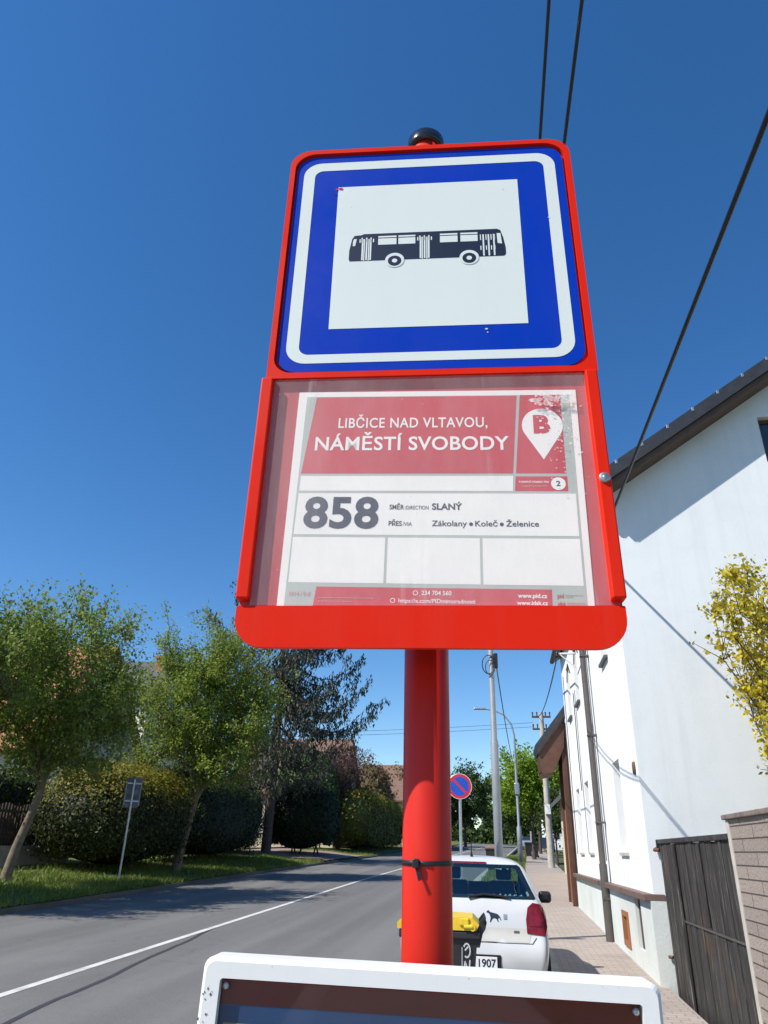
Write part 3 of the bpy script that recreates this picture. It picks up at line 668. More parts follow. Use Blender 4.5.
def forsythia():
    rng = np.random.default_rng(12); root = thing('flowering_shrub', 'yellow flowering shrub with bare dark stems reaching over the gate', 'shrub', (4.0, 8.75, gz(8.7)))
    st = MB(); P = []; Q = []
    for k in range(135):
        z = rng.uniform(2.4, 4.62); wdt = min(1.35, max(.3, .95+.42*(z-2.6)/1.5)) if z < 4.5 else 1.35-1.2*(z-4.5)
        e = np.array([rng.uniform(-1, 1)*wdt, rng.uniform(-.6, .6), z])
        pp = tube_path((e[0]*.2, e[1]*.15, -.2), e, rng, .03, 8, -.06); st.tube(pp, [.024*(1-t/9.5) for t in range(9)], M['bark_dark'], 5, caps=False)
        for j in range(5, 9):
            for s_ in range(3):
                d = rng.normal(size=3)*.13; d[2] = abs(d[2])*1.6; t0 = pp[j]; t1 = t0+d
                st.tube([t0, t1], [.006, .003], M['bark_dark'], 4, caps=False)
                for q in (t0, (t0+t1)/2, t1):
                    if rng.uniform() < .85: P.append(q+rng.normal(size=(8, 3))*.040)
                if rng.uniform() < .95: Q.append(t1+rng.normal(size=(4, 3))*.05)
    st.build('stem', root); m = MB(); m.arr(*leaf_quads(np.concatenate(P), .055, rng, .2, .85), M['yellow_fl']); m.build('blossom', root)
    m = MB(); m.arr(*leaf_quads(np.concatenate(Q), .05, rng, .2, .55), M['oliveleaf']); m.build('leaves', root)
forsythia()

# brown roofed gateway and the low cream house beyond the white one
def gateway():
    root = thing('roofed_gateway', 'brown wooden gateway with small tiled canopy against the far end of the white house', 'gateway', (1.0, 20.6, gz(21)))
    b = root.location.z
    r_ = MB(); r_.prism([(.0, 4.05-b), (.95, 5.25-b), (1.6, 5.95-b), (1.6, 6.17-b), (.9, 5.45-b), (-.05, 4.28-b)], 1, -.12, 1.5, M['rooftile']); r_.build('roof', root, recalc=True)
    s = MB(); s.prism([(.03, 4.05-b), (.08, 3.52-b), (.42, 3.60-b), (.72, 4.25-b), (.80, 5.0-b)], 1, -.04, 1.4, M['brown']); s.build('soffit', root, recalc=True)
    s = MB(); s.prism([(.02, 4.03-b), (.02, 4.20-b), (.98, 5.40-b), (.98, 5.22-b)], 1, -.09, -.045, M['soffit']); s.build('barge_board', root, recalc=True)
    for y in (.02, 1.25):
        p = MB(); p.box((.64, y, -.3), (.78, y+.14, 4.4-b), M['brown'], bev=.01); p.build('post', root)
    d = MB(); d.box((.70, .165, -.1), (.76, 1.245, 2.3), M['frame_brown']); d.build('door', root)
    w_ = MB(); w_.box((.79, .1, -.3), (1.0, 1.5, 4.9-b), M['cream']); w_.build('side_wall', root)
gateway()
def ruralhouse(name, label, x0, x1, y0, y1, z0, ze, zr, ridge, wall, roof, nwin=3, chim=None, group=None, ov=.45, face='-y'):
    root = thing(name, label, 'house', ((x0+x1)/2, (y0+y1)/2, z0), 0, group); hx, hy = (x1-x0)/2, (y1-y0)/2; e = ze-z0; r_ = zr-z0
    W = MB(); W.box((-hx, -hy, -.5), (hx, hy, e), wall)
    if ridge == 'x':
        for s in (-1, 1): W.prism([(-hy, e), (hy, e), (0, r_-.05)], 0, s*hx-.02*s, s*(hx-.2), wall)
    else:
        for s in (-1, 1): W.prism([(-hx, e), (hx, e), (0, r_-.05)], 1, s*hy-.02*s, s*(hy-.2), wall)
    W.build('wall', root, recalc=True); Q = MB(); t = .18
    if ridge == 'x':
        k = (r_-e)/hy
        for s in (-1, 1): Q.prism([(s*(hy+ov), e-k*ov), (0, r_), (0, r_+t), (s*(hy+ov), e-k*ov+t)], 0, -hx-ov, hx+ov, roof)
    else:
        k = (r_-e)/hx
        for s in (-1, 1): Q.prism([(s*(hx+ov), e-k*ov), (0, r_), (0, r_+t), (s*(hx+ov), e-k*ov+t)], 1, -hy-ov, hy+ov, roof)
    rf = Q.build('roof', root, recalc=True)
    if chim:
        c = MB()
        cx, cy, ch = chim; c.box((cx-.35, cy-.35, r_-1.4), (cx+.35, cy+.35, r_+ch), M['chimney']); c.box((cx-.42, cy-.42, r_+ch-.25), (cx+.42, cy+.42, r_+ch-.08), M['chimney']); c.build('chimney', rf)
    for k in range(nwin):
        for zz in ([1.0] if e < 4.5 else [1.0, 3.9]):
            if zz+1.3 > e: continue
            for side in ('-y', '+x'):
                f = MB(); p = MB()
                if side == '-y':
                    a = -hx+(k+.5)*2*hx/nwin; f.ring([(a-.55, zz), (a+.55, zz), (a+.55, zz+1.35), (a-.55, zz+1.35)], [(a-.46, zz+.09), (a+.46, zz+.09), (a+.46, zz+1.26), (a-.46, zz+1.26)], -hy-.03, -hy+.05, M['frame_white']); p.poly([(a-.46, zz+.09), (a+.46, zz+.09), (a+.46, zz+1.26), (a-.46, zz+1.26)], -hy-.008, M['pane'])
                else:
                    a = -hy+(k+.5)*2*hy/nwin
                    f.box((hx-.02, a-.55, zz), (hx+.03, a+.55, zz+1.35), M['frame_white']); p.add([(hx+.035, a-.46, zz+.09), (hx+.035, a+.46, zz+.09), (hx+.035, a+.46, zz+1.26), (hx+.035, a-.46, zz+1.26)], [(0, 1, 2, 3)], M['pane'])
                w_ = f.build('window', root); p.build('pane', w_)
    return root
HG = 'houses along the street'
ruralhouse('village_house', 'low cream house standing further along the right pavement', 2.75, 9.5, 22.6, 38, gz(26), 4.0, 7.0, 'y', M['cream'], M['roof_grey'], 4, None, HG)
ruralhouse('village_house', 'house with large orange tiled roof behind the leafy tree at far left', -33, -21.2, 30.5, 41.5, gz(32)+.4, 5.6, 11.3, 'x', M['cream'], M['roof_orange'], 4, (-9.2, 0, 1.5), HG)
ruralhouse('village_house', 'pale house with grey roof and brick chimney behind the rounded street tree', -31, -23.6, 46, 55, gz(48)+.4, 10.8, 14.0, 'x', M['stucco'], M['roof_grey'], 3, (2.6, -1.2, .3), HG)
ruralhouse('village_house', 'tan roofed house half hidden behind reddish bare shrub', -22.5, -13.8, 62, 72, gz(65)+.3, 6.0, 10.6, 'x', M['cream'], M['roof_tan'], 3, None, HG)
ruralhouse('village_house', 'small tan gabled house behind the clipped hedge near the red post', -14.5, -9.6, 84, 93, gz(85)+.2, 6.8, 10.6, 'x', M['cream'], M['roof_tan'], 2, None, HG)
ruralhouse('village_house', 'white house at the distant end of the street', 6.3, 15, 118, 132, gz(120), 7.0, 9.5, 'x', M['stucco'], M['roof_tan'], 3, None, HG)

# picket fence on a low wall behind the first tree
def fence():
    root = thing('picket_fence', 'dark picket fence on a low wall behind the tree at far left', 'fence', (-15.6, 12, gz(12)+.42))
    w_ = MB(); w_.box((-.15, 0, -.6), (.15, 14, .75), M['concrete'], bev=.01); w_.build('base_wall', root)
    p = MB(); n = 88
    for k in range(n): p.box((-.02, k*.158, .78), (.02, k*.158+.085, 1.95+.05*math.sin(k*.9)), M['bark_dark'])
    for z in (.95, 1.7): p.box((.022, 0, z), (.06, 14, z+.09), M['bark_dark'])
    p.build('pickets', root)
fence()

# ------------------------------------------------------------------ trees, hedges, shrubs
TG = 'street trees on the far verge'
t1 = make_tree('street_tree', 'broad leafy street tree with leaning trunk at far left edge', (-12.7, 18.6, vz(-12.7, 18.6)), 2.2, 4.65, (2.7, 2.7, 2.75), 440, 46, .110, M['leaf_a'], M['bark'], 7, (.45, .1), .12, .25, TG, 14, .15)
t2 = make_tree('street_tree', 'oval fresh green street tree with short trunk beside dark hedge', (-11.95, 27.4, vz(-11.95, 27.4)), 2.3, 5.75, (2.95, 2.7, 3.9), 620, 48, .115, M['leaf_b'], M['bark'], 23, (.35, .2), .16, .26, TG, 15, .15)
t3 = t1.copy(); COL.objects.link(t3); t3.location = (-13.0, 14.6, vz(-13.0, 14.6)); t3.rotation_euler = (0, 0, 2.1); t3.scale = (.9, .9, .95)
for ch in t1.children:
    c = ch.copy(); COL.objects.link(c); c.parent = t3
t3['label'] = 'leafy street tree standing just outside the left edge, shading the road'
HE = 'hedges and bushes along the far verge'
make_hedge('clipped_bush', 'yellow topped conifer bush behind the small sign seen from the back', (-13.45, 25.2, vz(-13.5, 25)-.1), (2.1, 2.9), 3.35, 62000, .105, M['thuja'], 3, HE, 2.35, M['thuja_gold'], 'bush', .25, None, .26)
make_hedge('clipped_bush', 'broad dark green bush behind the oval street tree', (-13.7, 33.8, vz(-13.7, 33.6)-.1), (1.9, 5.2), 3.45, 44000, .12, M['thuja_dark'], 9, HE, 2.6, M['thuja'], 'bush', .05, None, .24)
make_hedge('clipped_bush', 'dark rounded conifer bush to the left of the brick driveway', (-12.6, 47.5, vz(-13, 47.5)-.1), (2.3, 2.5), 4.1, 20000, .17, M['thuja_dark'], 15, HE, 2.4, None, 'bush', .05)
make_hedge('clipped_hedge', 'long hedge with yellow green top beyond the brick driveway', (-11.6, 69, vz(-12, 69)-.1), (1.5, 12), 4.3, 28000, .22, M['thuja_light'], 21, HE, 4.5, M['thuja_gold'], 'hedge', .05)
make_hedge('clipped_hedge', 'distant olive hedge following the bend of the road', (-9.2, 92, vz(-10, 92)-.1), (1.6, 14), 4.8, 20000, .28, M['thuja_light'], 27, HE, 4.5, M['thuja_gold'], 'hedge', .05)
make_hedge('dark_bush', 'very dark bush between the broad bush and the rounded conifer', (-16.2, 42.5, vz(-16, 42)-.1), (2.3, 3.2), 4.2, 12000, .2, M['thuja_dark'], 44, HE, 2.5, None, 'bush', .05, None, .25)
make_hedge('dark_bush', 'dark garden bush behind the picket fence at far left', (-17.8, 22.5, vz(-17, 22)-.2), (1.6, 5.0), 3.3, 14000, .17, M['thuja_dark'], 46, HE, 2.8, M['thuja'], 'bush', .05, None, .2)
make_hedge('evergreen_shrub', 'fresh green conifer shrub rising behind the dark bushes', (-15.0, 57, vz(-15, 57)), (2.7, 2.4), 7.2, 13000, .24, M['leaf_green'], 31, HE, 1.7, None, 'shrub', .1)
make_hedge('brown_shrub', 'brownish leafing shrub above the yellow green hedge', (-12.9, 73, vz(-13, 73)), (2.6, 2.2), 7.6, 6500, .32, M['brownleaf'], 33, HE, 2.0, None, 'shrub', .1, None, .3)
make_hedge('brown_shrub', 'olive brown bushy tree above the hedge beside the red post', (-10.8, 88, vz(-11, 88)), (3.6, 2.2), 8.2, 7500, .36, M['oliveleaf'] if False else M['brownleaf'], 35, HE, 2.0, None, 'shrub', .1, None, .3)
def wood():
    rng = np.random.default_rng(77); n = 52000; x = rng.uniform(-120, 90, n); y = 172+rng.normal(size=n)*5
    top = 7+2.2*np.sin(x*.21)+1.6*np.sin(x*.53+1)+1.0*np.sin(x*1.3); z = gz(150)+top*rng.uniform(0, 1, n)**1.15
    m = MB(); m.arr(*leaf_quads(np.stack([x, y, z], 1), 1.1, rng, .2, .7), M['leaf_far']); o = m.build('far_wood'); struct(o, 'stuff'); tag(o, 'dark green wood closing the far end of the street', 'wood')
wood()
def spruce():
    rng = np.random.default_rng(41); root = thing('spruce_tree', 'tall sparse spruce with drooping dark branches behind the street tree', 'tree', (-13.6, 43.5, vz(-13.6, 43.5)))
    tk = MB(); tk.tube([(0, 0, -.3), (.05, 0, 6), (0, .05, 12), (0, 0, 18.6)], [.30, .24, .15, .03], M['bark_dark'], 9); P = []; D = []
    z = 4.6
    while z < 18:
        for k in range(rng.integers(4, 7)):
            a = rng.uniform(0, 2*math.pi); L = (2.2+4.4*min(1, (18.4-z)/7.5))*rng.uniform(.72, 1.08)
            if z < 7: L *= .72
            pts = []
            for i in range(9):
                t = i/8; rr = L*t; zz = z-L*.26*math.sin(t*math.pi*.9)+L*.20*max(0, t-.55)**1.3*2.2
                pts.append(np.array([math.cos(a)*rr, math.sin(a)*rr, zz])+rng.normal(size=3)*.06*t)
            tk.tube(pts, [.055*(1-t/9.2) for t in range(9)], M['bark_dark'], 5, caps=False)
            for i in range(2, 9):
                den = 8 if z > 8 else 4
                for s in range(den):
                    t = rng.uniform(0, 1); p = pts[i-1]*(1-t)+pts[i]*t
                    w_ = (1.05-i/9.5)*.75; q = p+np.array([-math.sin(a), math.cos(a), 0])*rng.normal()*w_
                    ln = rng.uniform(.15, .75); P.append(q+rng.normal(size=(7, 3))*[.05, .05, .04]-np.linspace(0, 1, 7)[:, None]*[0, 0, ln])
                if rng.uniform() < .5:
                    side = rng.choice([-1, 1]); e = pts[i]+np.array([-math.sin(a)*side+math.cos(a)*.5, math.cos(a)*side+math.sin(a)*.5, -.25])*rng.uniform(.5, 1.2)
                    tk.tube([pts[i], e], [.015, .005], M['bark_dark'], 4, caps=False)
                    for s in np.linspace(.2, 1, 5): P.append(pts[i]*(1-s)+e*s+rng.normal(size=(4, 3))*.07-[0, 0, .12])
        z += rng.uniform(.42, .66)
    tk.build('trunk', root); m = MB(); m.arr(*leaf_quads(np.concatenate(P), .23, rng, .0, .34, (0, 0, -.75)), M['spruce']); m.build('crown', root)
spruce()
def twigshrub(name, label, loc, h, r_, n, seed, mat):
    rng = np.random.default_rng(seed); root = thing(name, label, 'shrub', loc); st = MB(); P = []
    for k in range(n):
        a = rng.uniform(0, 2*math.pi); e = np.array([math.cos(a)*r_*rng.uniform(.1, 1), math.sin(a)*r_*rng.uniform(.1, 1), h*rng.uniform(.7, 1.0)])
        pp = tube_path((0, 0, -.2), e, rng, .03, 6, -.08); st.tube(pp, [.07*(1-t/7) for t in range(7)], M['bark_dark'], 5, caps=False)
        for j in range(3, 7):
            for q in range(3):
                d = rng.normal(size=3)*.5; d[2] = abs(d[2])+.3; st.tube([pp[j], pp[j]+d], [.022, .008], M['bark_dark'], 4, caps=False); P.append(pp[j]+d*.7+rng.normal(size=(7, 3))*.16)
    st.build('stem', root); m = MB(); m.arr(*leaf_quads(np.concatenate(P), .17, rng), mat); m.build('buds', root)
twigshrub('bare_shrub', 'reddish shrub of bare upright twigs against the sky', (-12.9, 60, vz(-13, 60)), 7.3, 2.9, 60, 51, M['redtwig'])
FT = 'trees further down the street'
make_tree('street_tree', 'bright lime green tree behind the street lamp', (1.35+bend(58), 58, gz(58)), 2.6, 4.9, (3.0, 2.6, 2.3), 170, 40, .26, M['leaf_lime'], M['bark_dark'], 61, (0, 0), .13, .38, FT, 9, .2)
make_tree('street_tree', 'second lime green tree behind the first along the right pavement', (2.1+bend(74), 76, gz(76)), 2.8, 5.2, (2.8, 2.6, 2.3), 120, 40, .30, M['leaf_lime'], M['bark_dark'], 63, (0, 0), .13, .42, FT, 8, .2)
make_tree('far_tree', 'dark green tree at the distant bend left of the lamp', (-5.5, 112, gz(112)), 2.2, 6.2, (4.2, 3.5, 4.2), 110, 50, .42, M['leaf_far'], M['bark_dark'], 65, (0, 0), .2, .6, FT, 8, .2)
make_tree('far_tree', 'dark tree beyond the road behind the no stopping sign', (-9.0, 108, gz(108)), 2.0, 5.2, (3.4, 3.5, 3.6), 110, 50, .42, M['leaf_far'], M['bark_dark'], 67, (0, 0), .2, .6, FT, 8, .2)
make_tree('far_tree', 'large tree closing the view at the end of the street', (2.5, 140, gz(140)), 2.5, 6.2, (7.0, 4, 4.6), 130, 60, .55, M['leaf_far'], M['bark_dark'], 69, (0, 0), .25, .8, FT, 8, .2)
make_tree('far_tree', 'small green tree beside the pavement past the concrete pole', (3.35, 52, gz(52)), 1.2, 2.8, (.9, 1.6, 1.5), 60, 30, .2, M['leaf_far'], M['bark_dark'], 71, (0, 0), .07, .3, FT, 6, .2)

# ------------------------------------------------------------------ poles, lamp, signs, cables
def greypole():
    root = thing('utility_pole', 'grey stepped steel utility pole rising behind the white car', 'pole', (-.10, 13.7, gz(13.7)))
    b = root.location.z; m = MB(); m.lathe([(0, -.3), (.075, -.3), (.072, 3.44-b), (.055, 3.50-b), (.052, 6.2-b), (.044, 6.25-b), (.042, 7.1-b), (0, 7.12-b)], M['polegrey'], 18); m.build('post', root)
    k = MB(); k.box((.04, -.07, 4.80-b), (.13, .05, 5.08-b), M['black'], bev=.015); k.build('junction_box', root)
    c = MB(); pts = [(math.cos(t)*.12-.05, -.07, 4.86-b+math.sin(t)*.18) for t in np.linspace(0, 6.28, 20)]; c.tube(pts, .009, M['black'], 6)
    pts = [(math.cos(t)*.09-.02, -.08, 4.80-b+math.sin(t)*.14) for t in np.linspace(.5, 6.0, 18)]; c.tube(pts, .008, M['black'], 6); c.build('cable_coil', root)
    a = MB(); a.box((-.05, -.03, 5.60-b), (.66, .03, 5.66-b), M['zinc'], bev=.005); a.build('crossarm', root)
greypole()
def lamp():
    root = thing('street_lamp', 'tall street lamp with curved arm over the road', 'street lamp', (.94, 48.4, gz(48.4))); b = root.location.z
    m = MB(); m.lathe([(0, -.2), (.16, -.2), (.15, 2.0), (.085, 2.15), (.085, 6.3)], M['polegrey'], 14)
    m.tube([(0, 0, 6.2), (0, 0, 7.5), (-.15, 0, 8.2), (-.6, 0, 8.8), (-1.2, 0, 9.08), (-1.85, 0, 9.18)], [.07, .06, .055, .05, .045, .04], M['polegrey'], 10); m.build('post', root)
    h = MB(); h.box((-2.55, -.13, 9.14), (-1.8, .13, 9.26), M['zinc'], Matrix.Rotation(0, 4, 'Y'), .04); h.build('lamp_head', root)
    k = MB(); k.box((-.15, -.15, 3.9), (.15, .15, 4.6), M['zinc'], bev=.05); k.build('control_box', root)
lamp()
def concretepole():
    root = thing('power_pole', 'concrete power pole with insulators beyond the white house', 'pole', (2.5, 44, gz(44))); b = root.location.z
    m = MB(); m.tube([(0, 0, -.3), (0, 0, 9.2-b)], [.20, .13], M['concrete'], 12); m.build('post', root)
    for z in (8.9, 8.2):
        a = MB(); a.box((-.55, -.05, z-b), (.55, .05, z-b+.10), M['bark_dark']); 
        for x in (-.5, -.25, .25, .5): a.tube([(x, 0, z-b+.1), (x, 0, z-b+.33)], [.03, .05], M['bark_dark'], 8)
        a.build('crossarm', root)
    k = MB(); k.box((-.16, -.30, 3.6-b), (.16, -.14, 4.1-b), M['frame_white'], bev=.02); k.build('meter_box', root)
concretepole()
def nostop():
    root = thing('no_stopping_sign', 'round blue and red no stopping sign on thin pole behind the white car', 'road sign', (-.72, 13.1, gz(13.1)), R(3)); b = root.location.z; z = 2.62-b
    m = MB(); m.tube([(0, .03, -.3), (0, .03, z+.16)], .026, M['zinc'], 12); m.build('post', root)
    T = Matrix.Translation((0, 0, z)) @ Matrix.Rotation(R(90), 4, 'X')
    d = MB(); d.lathe([(0, -.006), (.205, -.006), (.212, 0), (.205, .004), (0, .004)], M['zinc'], 40, T); p = d.build('plate', root)
    g = MB(); y = -.0055; g.disc((0, z), .206, y, M['sign_white'], 40); g.disc((0, z), .200, y-.0008, M['nored'], 40); g.disc((0, z), .158, y-.0016, M['noblue'], 40)
    a = R(-45); c, s_ = math.cos(a), math.sin(a); q = [(-.165, -.018), (.165, -.018), (.165, .018), (-.165, .018)]
    g.poly([(u*c-v*s_, z+u*s_+v*c) for u, v in q], y-.0024, M['nored']); g.build('sign_face', p)
nostop()
def backsign():
    root = thing('bus_stop_sign', 'grey back of a bus stop sign on a thin post across the road', 'road sign', (-11.15, 21.7, vz(-11.15, 21.7)), R(28)); b = root.location.z
    m = MB(); m.tube([(0, 0, -.3), (0, 0, 3.36-b)], .032, M['zinc'], 10); m.build('post', root)
    p = MB(); p.prism([(-.24, 3.36-b), (-.24, 2.62-b), (-.17, 2.56-b), (.17, 2.56-b), (.24, 2.62-b), (.24, 3.36-b), (.2, 3.42-b), (-.2, 3.42-b)], 1, .05, .075, M['signback']); p.build('plate', root, recalc=True)
    r_ = MB()
    for z in (2.72, 3.22): r_.box((-.2, .015, z-b), (.2, .048, z-b+.05), M['zinc'], bev=.006)
    for x in (-.225, .2): r_.box((x, .02, 2.62-b), (x+.025, .049, 3.34-b), M['polegrey'])
    r_.build('bracket', root)
backsign()
CG = 'overhead cables'
def cable(label, a, b, sag, r_, n=26, mat=None):
    a = Vector(a); b = Vector(b); pts = []
    for i in range(n+1):
        t = i/n; p = a.lerp(b, t); p.z -= sag*4*t*(1-t); pts.append(p)
    m = MB(); m.tube(pts, r_, mat or M['black'], 8); tag(m.build('overhead_cable'), label, 'cable', CG)
def spancable(label, n, r_):
    pts = []
    for y in np.linspace(13.7, -14, 60):
        z = 4.40+.0217*(y-6)**2; pts.append((-(n[1]*y+n[2]*(z-1.6))/n[0], y, z))
    m = MB(); m.tube(pts, r_, M['black'], 8); tag(m.build('overhead_cable'), label, 'cable', CG)
spancable('left one of the two cables running overhead to the grey pole', (-0.99353, -0.01407, 0.11273), .0075)
spancable('right one of the two cables running overhead to the grey pole', (-0.98557, -0.03522, 0.16554), .0085)
cable('thick black cable crossing in front of the white gable to the wall bracket', (1.40, 16.55, 5.77), (1.40+.40*1.9, 16.55-13.39*1.9, 5.77-.04*1.9), .0, .020)
cable('black cable dropping from the wall bracket to the concrete power pole', (1.40, 16.6, 5.72), (2.3, 44, 9.0), .35, .018)
cable('thin cable from the grey pole to the street lamp', (0, 13.75, 4.85), (.95, 48.4, 7.0), .8, .012)
for k, z in enumerate((8.62, 8.38)):
    cable(['upper one of two thin wires crossing the street far away', 'lower one of two thin wires crossing the street far away'][k], (2.0, 44, z), (-34, 50, z+.6), .5, .010)

# ------------------------------------------------------------------ white car, bins, far vehicles
def white_car():
    root = thing('parked_car', 'white hatchback parked by the pavement, seen from behind', 'car', (-.37, 8.72, gz(9.5)-.10)); root.scale = (.945, 1, 1)
    W = .84
    prof = [(0, .19), (.60, .19), (.745, .24), (.80, .36), (.835, .50), (.845, .62), (.845, .72), (.84, .84), (.82, .95), (.785, 1.02), (.70, 1.20), (.62, 1.345), (.53, 1.42), (.35, 1.455), (0, 1.47)]
    # station: (y, x scale, z scale above 1.0, z lift, rake weight)
    st = [(0.0, .955, 1, 1.0), (.10, .99, 1, .96), (.28, 1.0, 1, .85), (.6, 1.0, 1, .6), (1.1, 1.0, 1, .25), (1.7, 1.0, 1, 0), (2.2, 1.0, .99, -.1), (2.6, 1, .92, -.25), (3.0, .995, .25, 0), (3.5, .97, .10, 0), (3.85, .90, .02, 0), (3.98, .78, .0, 0)]
    def rake(z):
        ks = [(.19, .09), (.30, .02), (.45, -.035), (.58, -.05), (.64, -.01), (.67, .045), (.84, .085), (1.0, .14), (1.05, .18), (1.345, .40), (1.42, .50), (1.47, .66)]
        if z <= ks[0][0]: return ks[0][1]
        for (a, b), (c, d) in zip(ks[:-1], ks[1:]):
            if z <= c: return b+(d-b)*(z-a)/(c-a)
        return ks[-1][1]
    full = prof+[(-x, z) for x, z in prof[-2:0:-1]]; N = len(full); vs = []; fs = []
    rings = []
    for s in (.25, .55, .80, .92):                     # rear cap
        rings.append([((x*s*.955), rake(.82+(z-.82)*s)-.015*(1-s), .82+(z-.82)*s) for x, z in full])
    for y, sx, sz, rk in st:
        rings.append([(x*sx, y+rake(z)*rk, z if z < 1.0 else 1.0+(z-1.0)*sz) for x, z in full])
    for r_ in rings: vs += r_
    for j in range(len(rings)-1):
        for i in range(N): i2 = (i+1) % N; fs.append((j*N+i, j*N+i2, (j+1)*N+i2, (j+1)*N+i))
    c = len(vs); vs.append((0, rake(.82)-.015, .82)); fs += [(i, c, (i+1) % N) for i in range(N)]
    c = len(vs); vs.append((0, 4.02, .55)); e = (len(rings)-1)*N; fs += [(e+i, e+(i+1) % N, c) for i in range(N)]
    m = MB(); m.add(vs, fs, M['carwhite'], None, True); tmp = m.build('body', root, recalc=True)
    md = tmp.modifiers.new('s', 'SUBSURF'); md.levels = 2; md.render_levels = 2
    dg = bpy.context.evaluated_depsgraph_get(); me = bpy.data.meshes.new_from_object(tmp.evaluated_get(dg)); tmp.modifiers.clear(); tmp.data = me
    def inside(p, poly):
        c = False
        for (x1, z1), (x2, z2) in zip(poly, poly[1:]+poly[:1]):
            if (z1 > p[1]) != (z2 > p[1]) and p[0] < (x2-x1)*(p[1]-z1)/(z2-z1)+x1: c = not c
        return c
    bv = BVHTree.FromPolygons([v.co.copy() for v in me.vertices], [tuple(p.vertices) for p in me.polygons])
    def hit(x, z, axis):
        o, d = (Vector((x, -3, z)), Vector((0, 1, 0))) if axis == 'y' else (Vector((axis*3, x, z)), Vector((-axis, 0, 0)))
        p, n, _, _ = bv.ray_cast(o, d); return p, n
    def patch(mb, poly, mat, off=.004, axis='y', n=14, smooth=True):
        xs = [p[0] for p in poly]; zs = [p[1] for p in poly]
        bm = bmesh.new(); f = bm.faces.new([bm.verts.new((x, z, 0)) for x, z in poly])
        for ax, (lo_, hi) in (((1, 0, 0), (min(xs), max(xs))), ((0, 1, 0), (min(zs), max(zs)))):
            for k in range(1, n):
                q = lo_+(hi-lo_)*k/n; co = Vector((q, 0, 0)) if ax[0] else Vector((0, q, 0))
                bmesh.ops.bisect_plane(bm, geom=bm.verts[:]+bm.edges[:]+bm.faces[:], plane_co=co, plane_no=Vector(ax))
        bm.verts.index_update(); vs = []
        for v in bm.verts:
            p, nn = hit(v.co.x, v.co.y, axis)
            if p is None: p, nn = Vector((v.co.x, .3, v.co.y)) if axis == 'y' else Vector((axis*.8, v.co.x, v.co.y)), Vector((0, -1, 0)) if axis == 'y' else Vector((axis, 0, 0))
            if (axis == 'y' and nn.y > 0) or (axis != 'y' and nn.x*axis < 0): nn = -nn
            vs.append((p+nn*off)[:])
        mb.add(vs, [[v.index for v in f.verts] for f in bm.faces], mat, None, smooth); bm.free()
    def rp(x0, x1, z0, z1, r_): return rrect(x0, x1, z0, z1, (r_,)*4, 5)
    fr_ = MB(); o_ = [(-.70, 1.045), (.70, 1.045), (.715, 1.06), (.56, 1.355), (.53, 1.375), (-.53, 1.375), (-.56, 1.355), (-.715, 1.06)]; k_ = len(o_)
    i_ = [(x*.91, 1.075+(z-1.045)*.80) for x, z in o_]
    for a in range(k_):
        b = (a+1) % k_; patch(fr_, [o_[a], o_[b], i_[b], i_[a]], M['black'], .004, n=8)
    fr_.build('window_surround', root)
    g = MB(); patch(g, [(-.70, 1.045), (.70, 1.045), (.715, 1.06), (.56, 1.355), (.53, 1.375), (-.53, 1.375), (-.56, 1.355), (-.715, 1.06)], M['carglass'], .006); g.build('rear_window', root)
    g = MB(); patch(g, [(-.26, 1.378), (.16, 1.378), (.16, 1.392), (-.26, 1.392)], M['taillens'], .012, n=6); g.build('brake_light', root)
    for s in (-1, 1):
        g = MB(); patch(g, [(s*x, z) for x, z in ((.60, .735), (.795, .72), (.82, .80), (.81, .93), (.765, 1.0), (.68, 1.015), (.62, .97), (.595, .86))], M['taillens'], .010, n=10); tl = g.build('taillight', root)
        g = MB(); patch(g, [(s*x, z) for x, z in ((.63, .80), (.76, .80), (.765, .855), (.63, .855))], M['taillens'], .016, n=5); g.build('lamp_segment', tl)
        sw = MB(); patch(sw, [(1.05, 1.03), (2.9, 1.0), (2.35, 1.36), (1.6, 1.38), (1.15, 1.30)], M['carglass'], .006, s); sw.build('side_window', root)
        mi = MB(); T = Matrix.Translation((s*.93, 2.35, .97)); mi.box((-.09, -.05, -.065), (.09, .06, .075), M['black'], T, .04); mi.box((-.12, -.02, -.05), (-.05, .03, -.02), M['black'], Matrix.Translation((s*.93, 2.35, 1.0)) if s > 0 else Matrix.Translation((s*.93+.17, 2.35, 1.0))); mi.build('wing_mirror', root)
        hd = MB(); 
        for yy in (1.5,): hd.box((s*.852-.012, yy, .86), (s*.852+.012, yy+.18, .89), M['carwhite'], bev=.006)
        hd.build('door_handle', root)
        for yy in (.72, 3.2):
            wh = MB(); T = Matrix.Translation((s*.76, yy, .30)) @ Matrix.Rotation(R(90), 4, 'Y'); wh.lathe([(.20, -.095), (.28, -.10), (.30, -.06), (.30, .06), (.28, .10), (.20, .095)], M['rubber'], 28, T); tb = wh.build('wheel', root)
            rm = MB(); rm.lathe([(0, .07*s), (.06, .085*s), (.19, .08*s), (.20, .09*s)], M['zinc'], 24, T); rm.build('rim', tb)
    tg = MB(); patch(tg, [(-.62, .655), (.62, .655), (.66, .78), (-.66, .78)], M['dustwhite'], .0025, n=10); tg.build('tailgate_recess', root)
    sm = MB()
    for zz, xx in ((.648, .66),):
        pl = [hit(x, zz, 'y')[0] for x in np.linspace(-xx, xx, 24)]; sm.tube([p+Vector((0, -.001, 0)) for p in pl], .004, M['rubber'], 5)
    for s in (-1, 1):
        pl = [hit(s*x, z, 'y')[0] for x, z in ((.655, .65), (.70, .70))]; sm.tube([p+Vector((0, -.001, 0)) for p in pl], .005, M['black'], 5)
    sm.build('tailgate_seam', root)
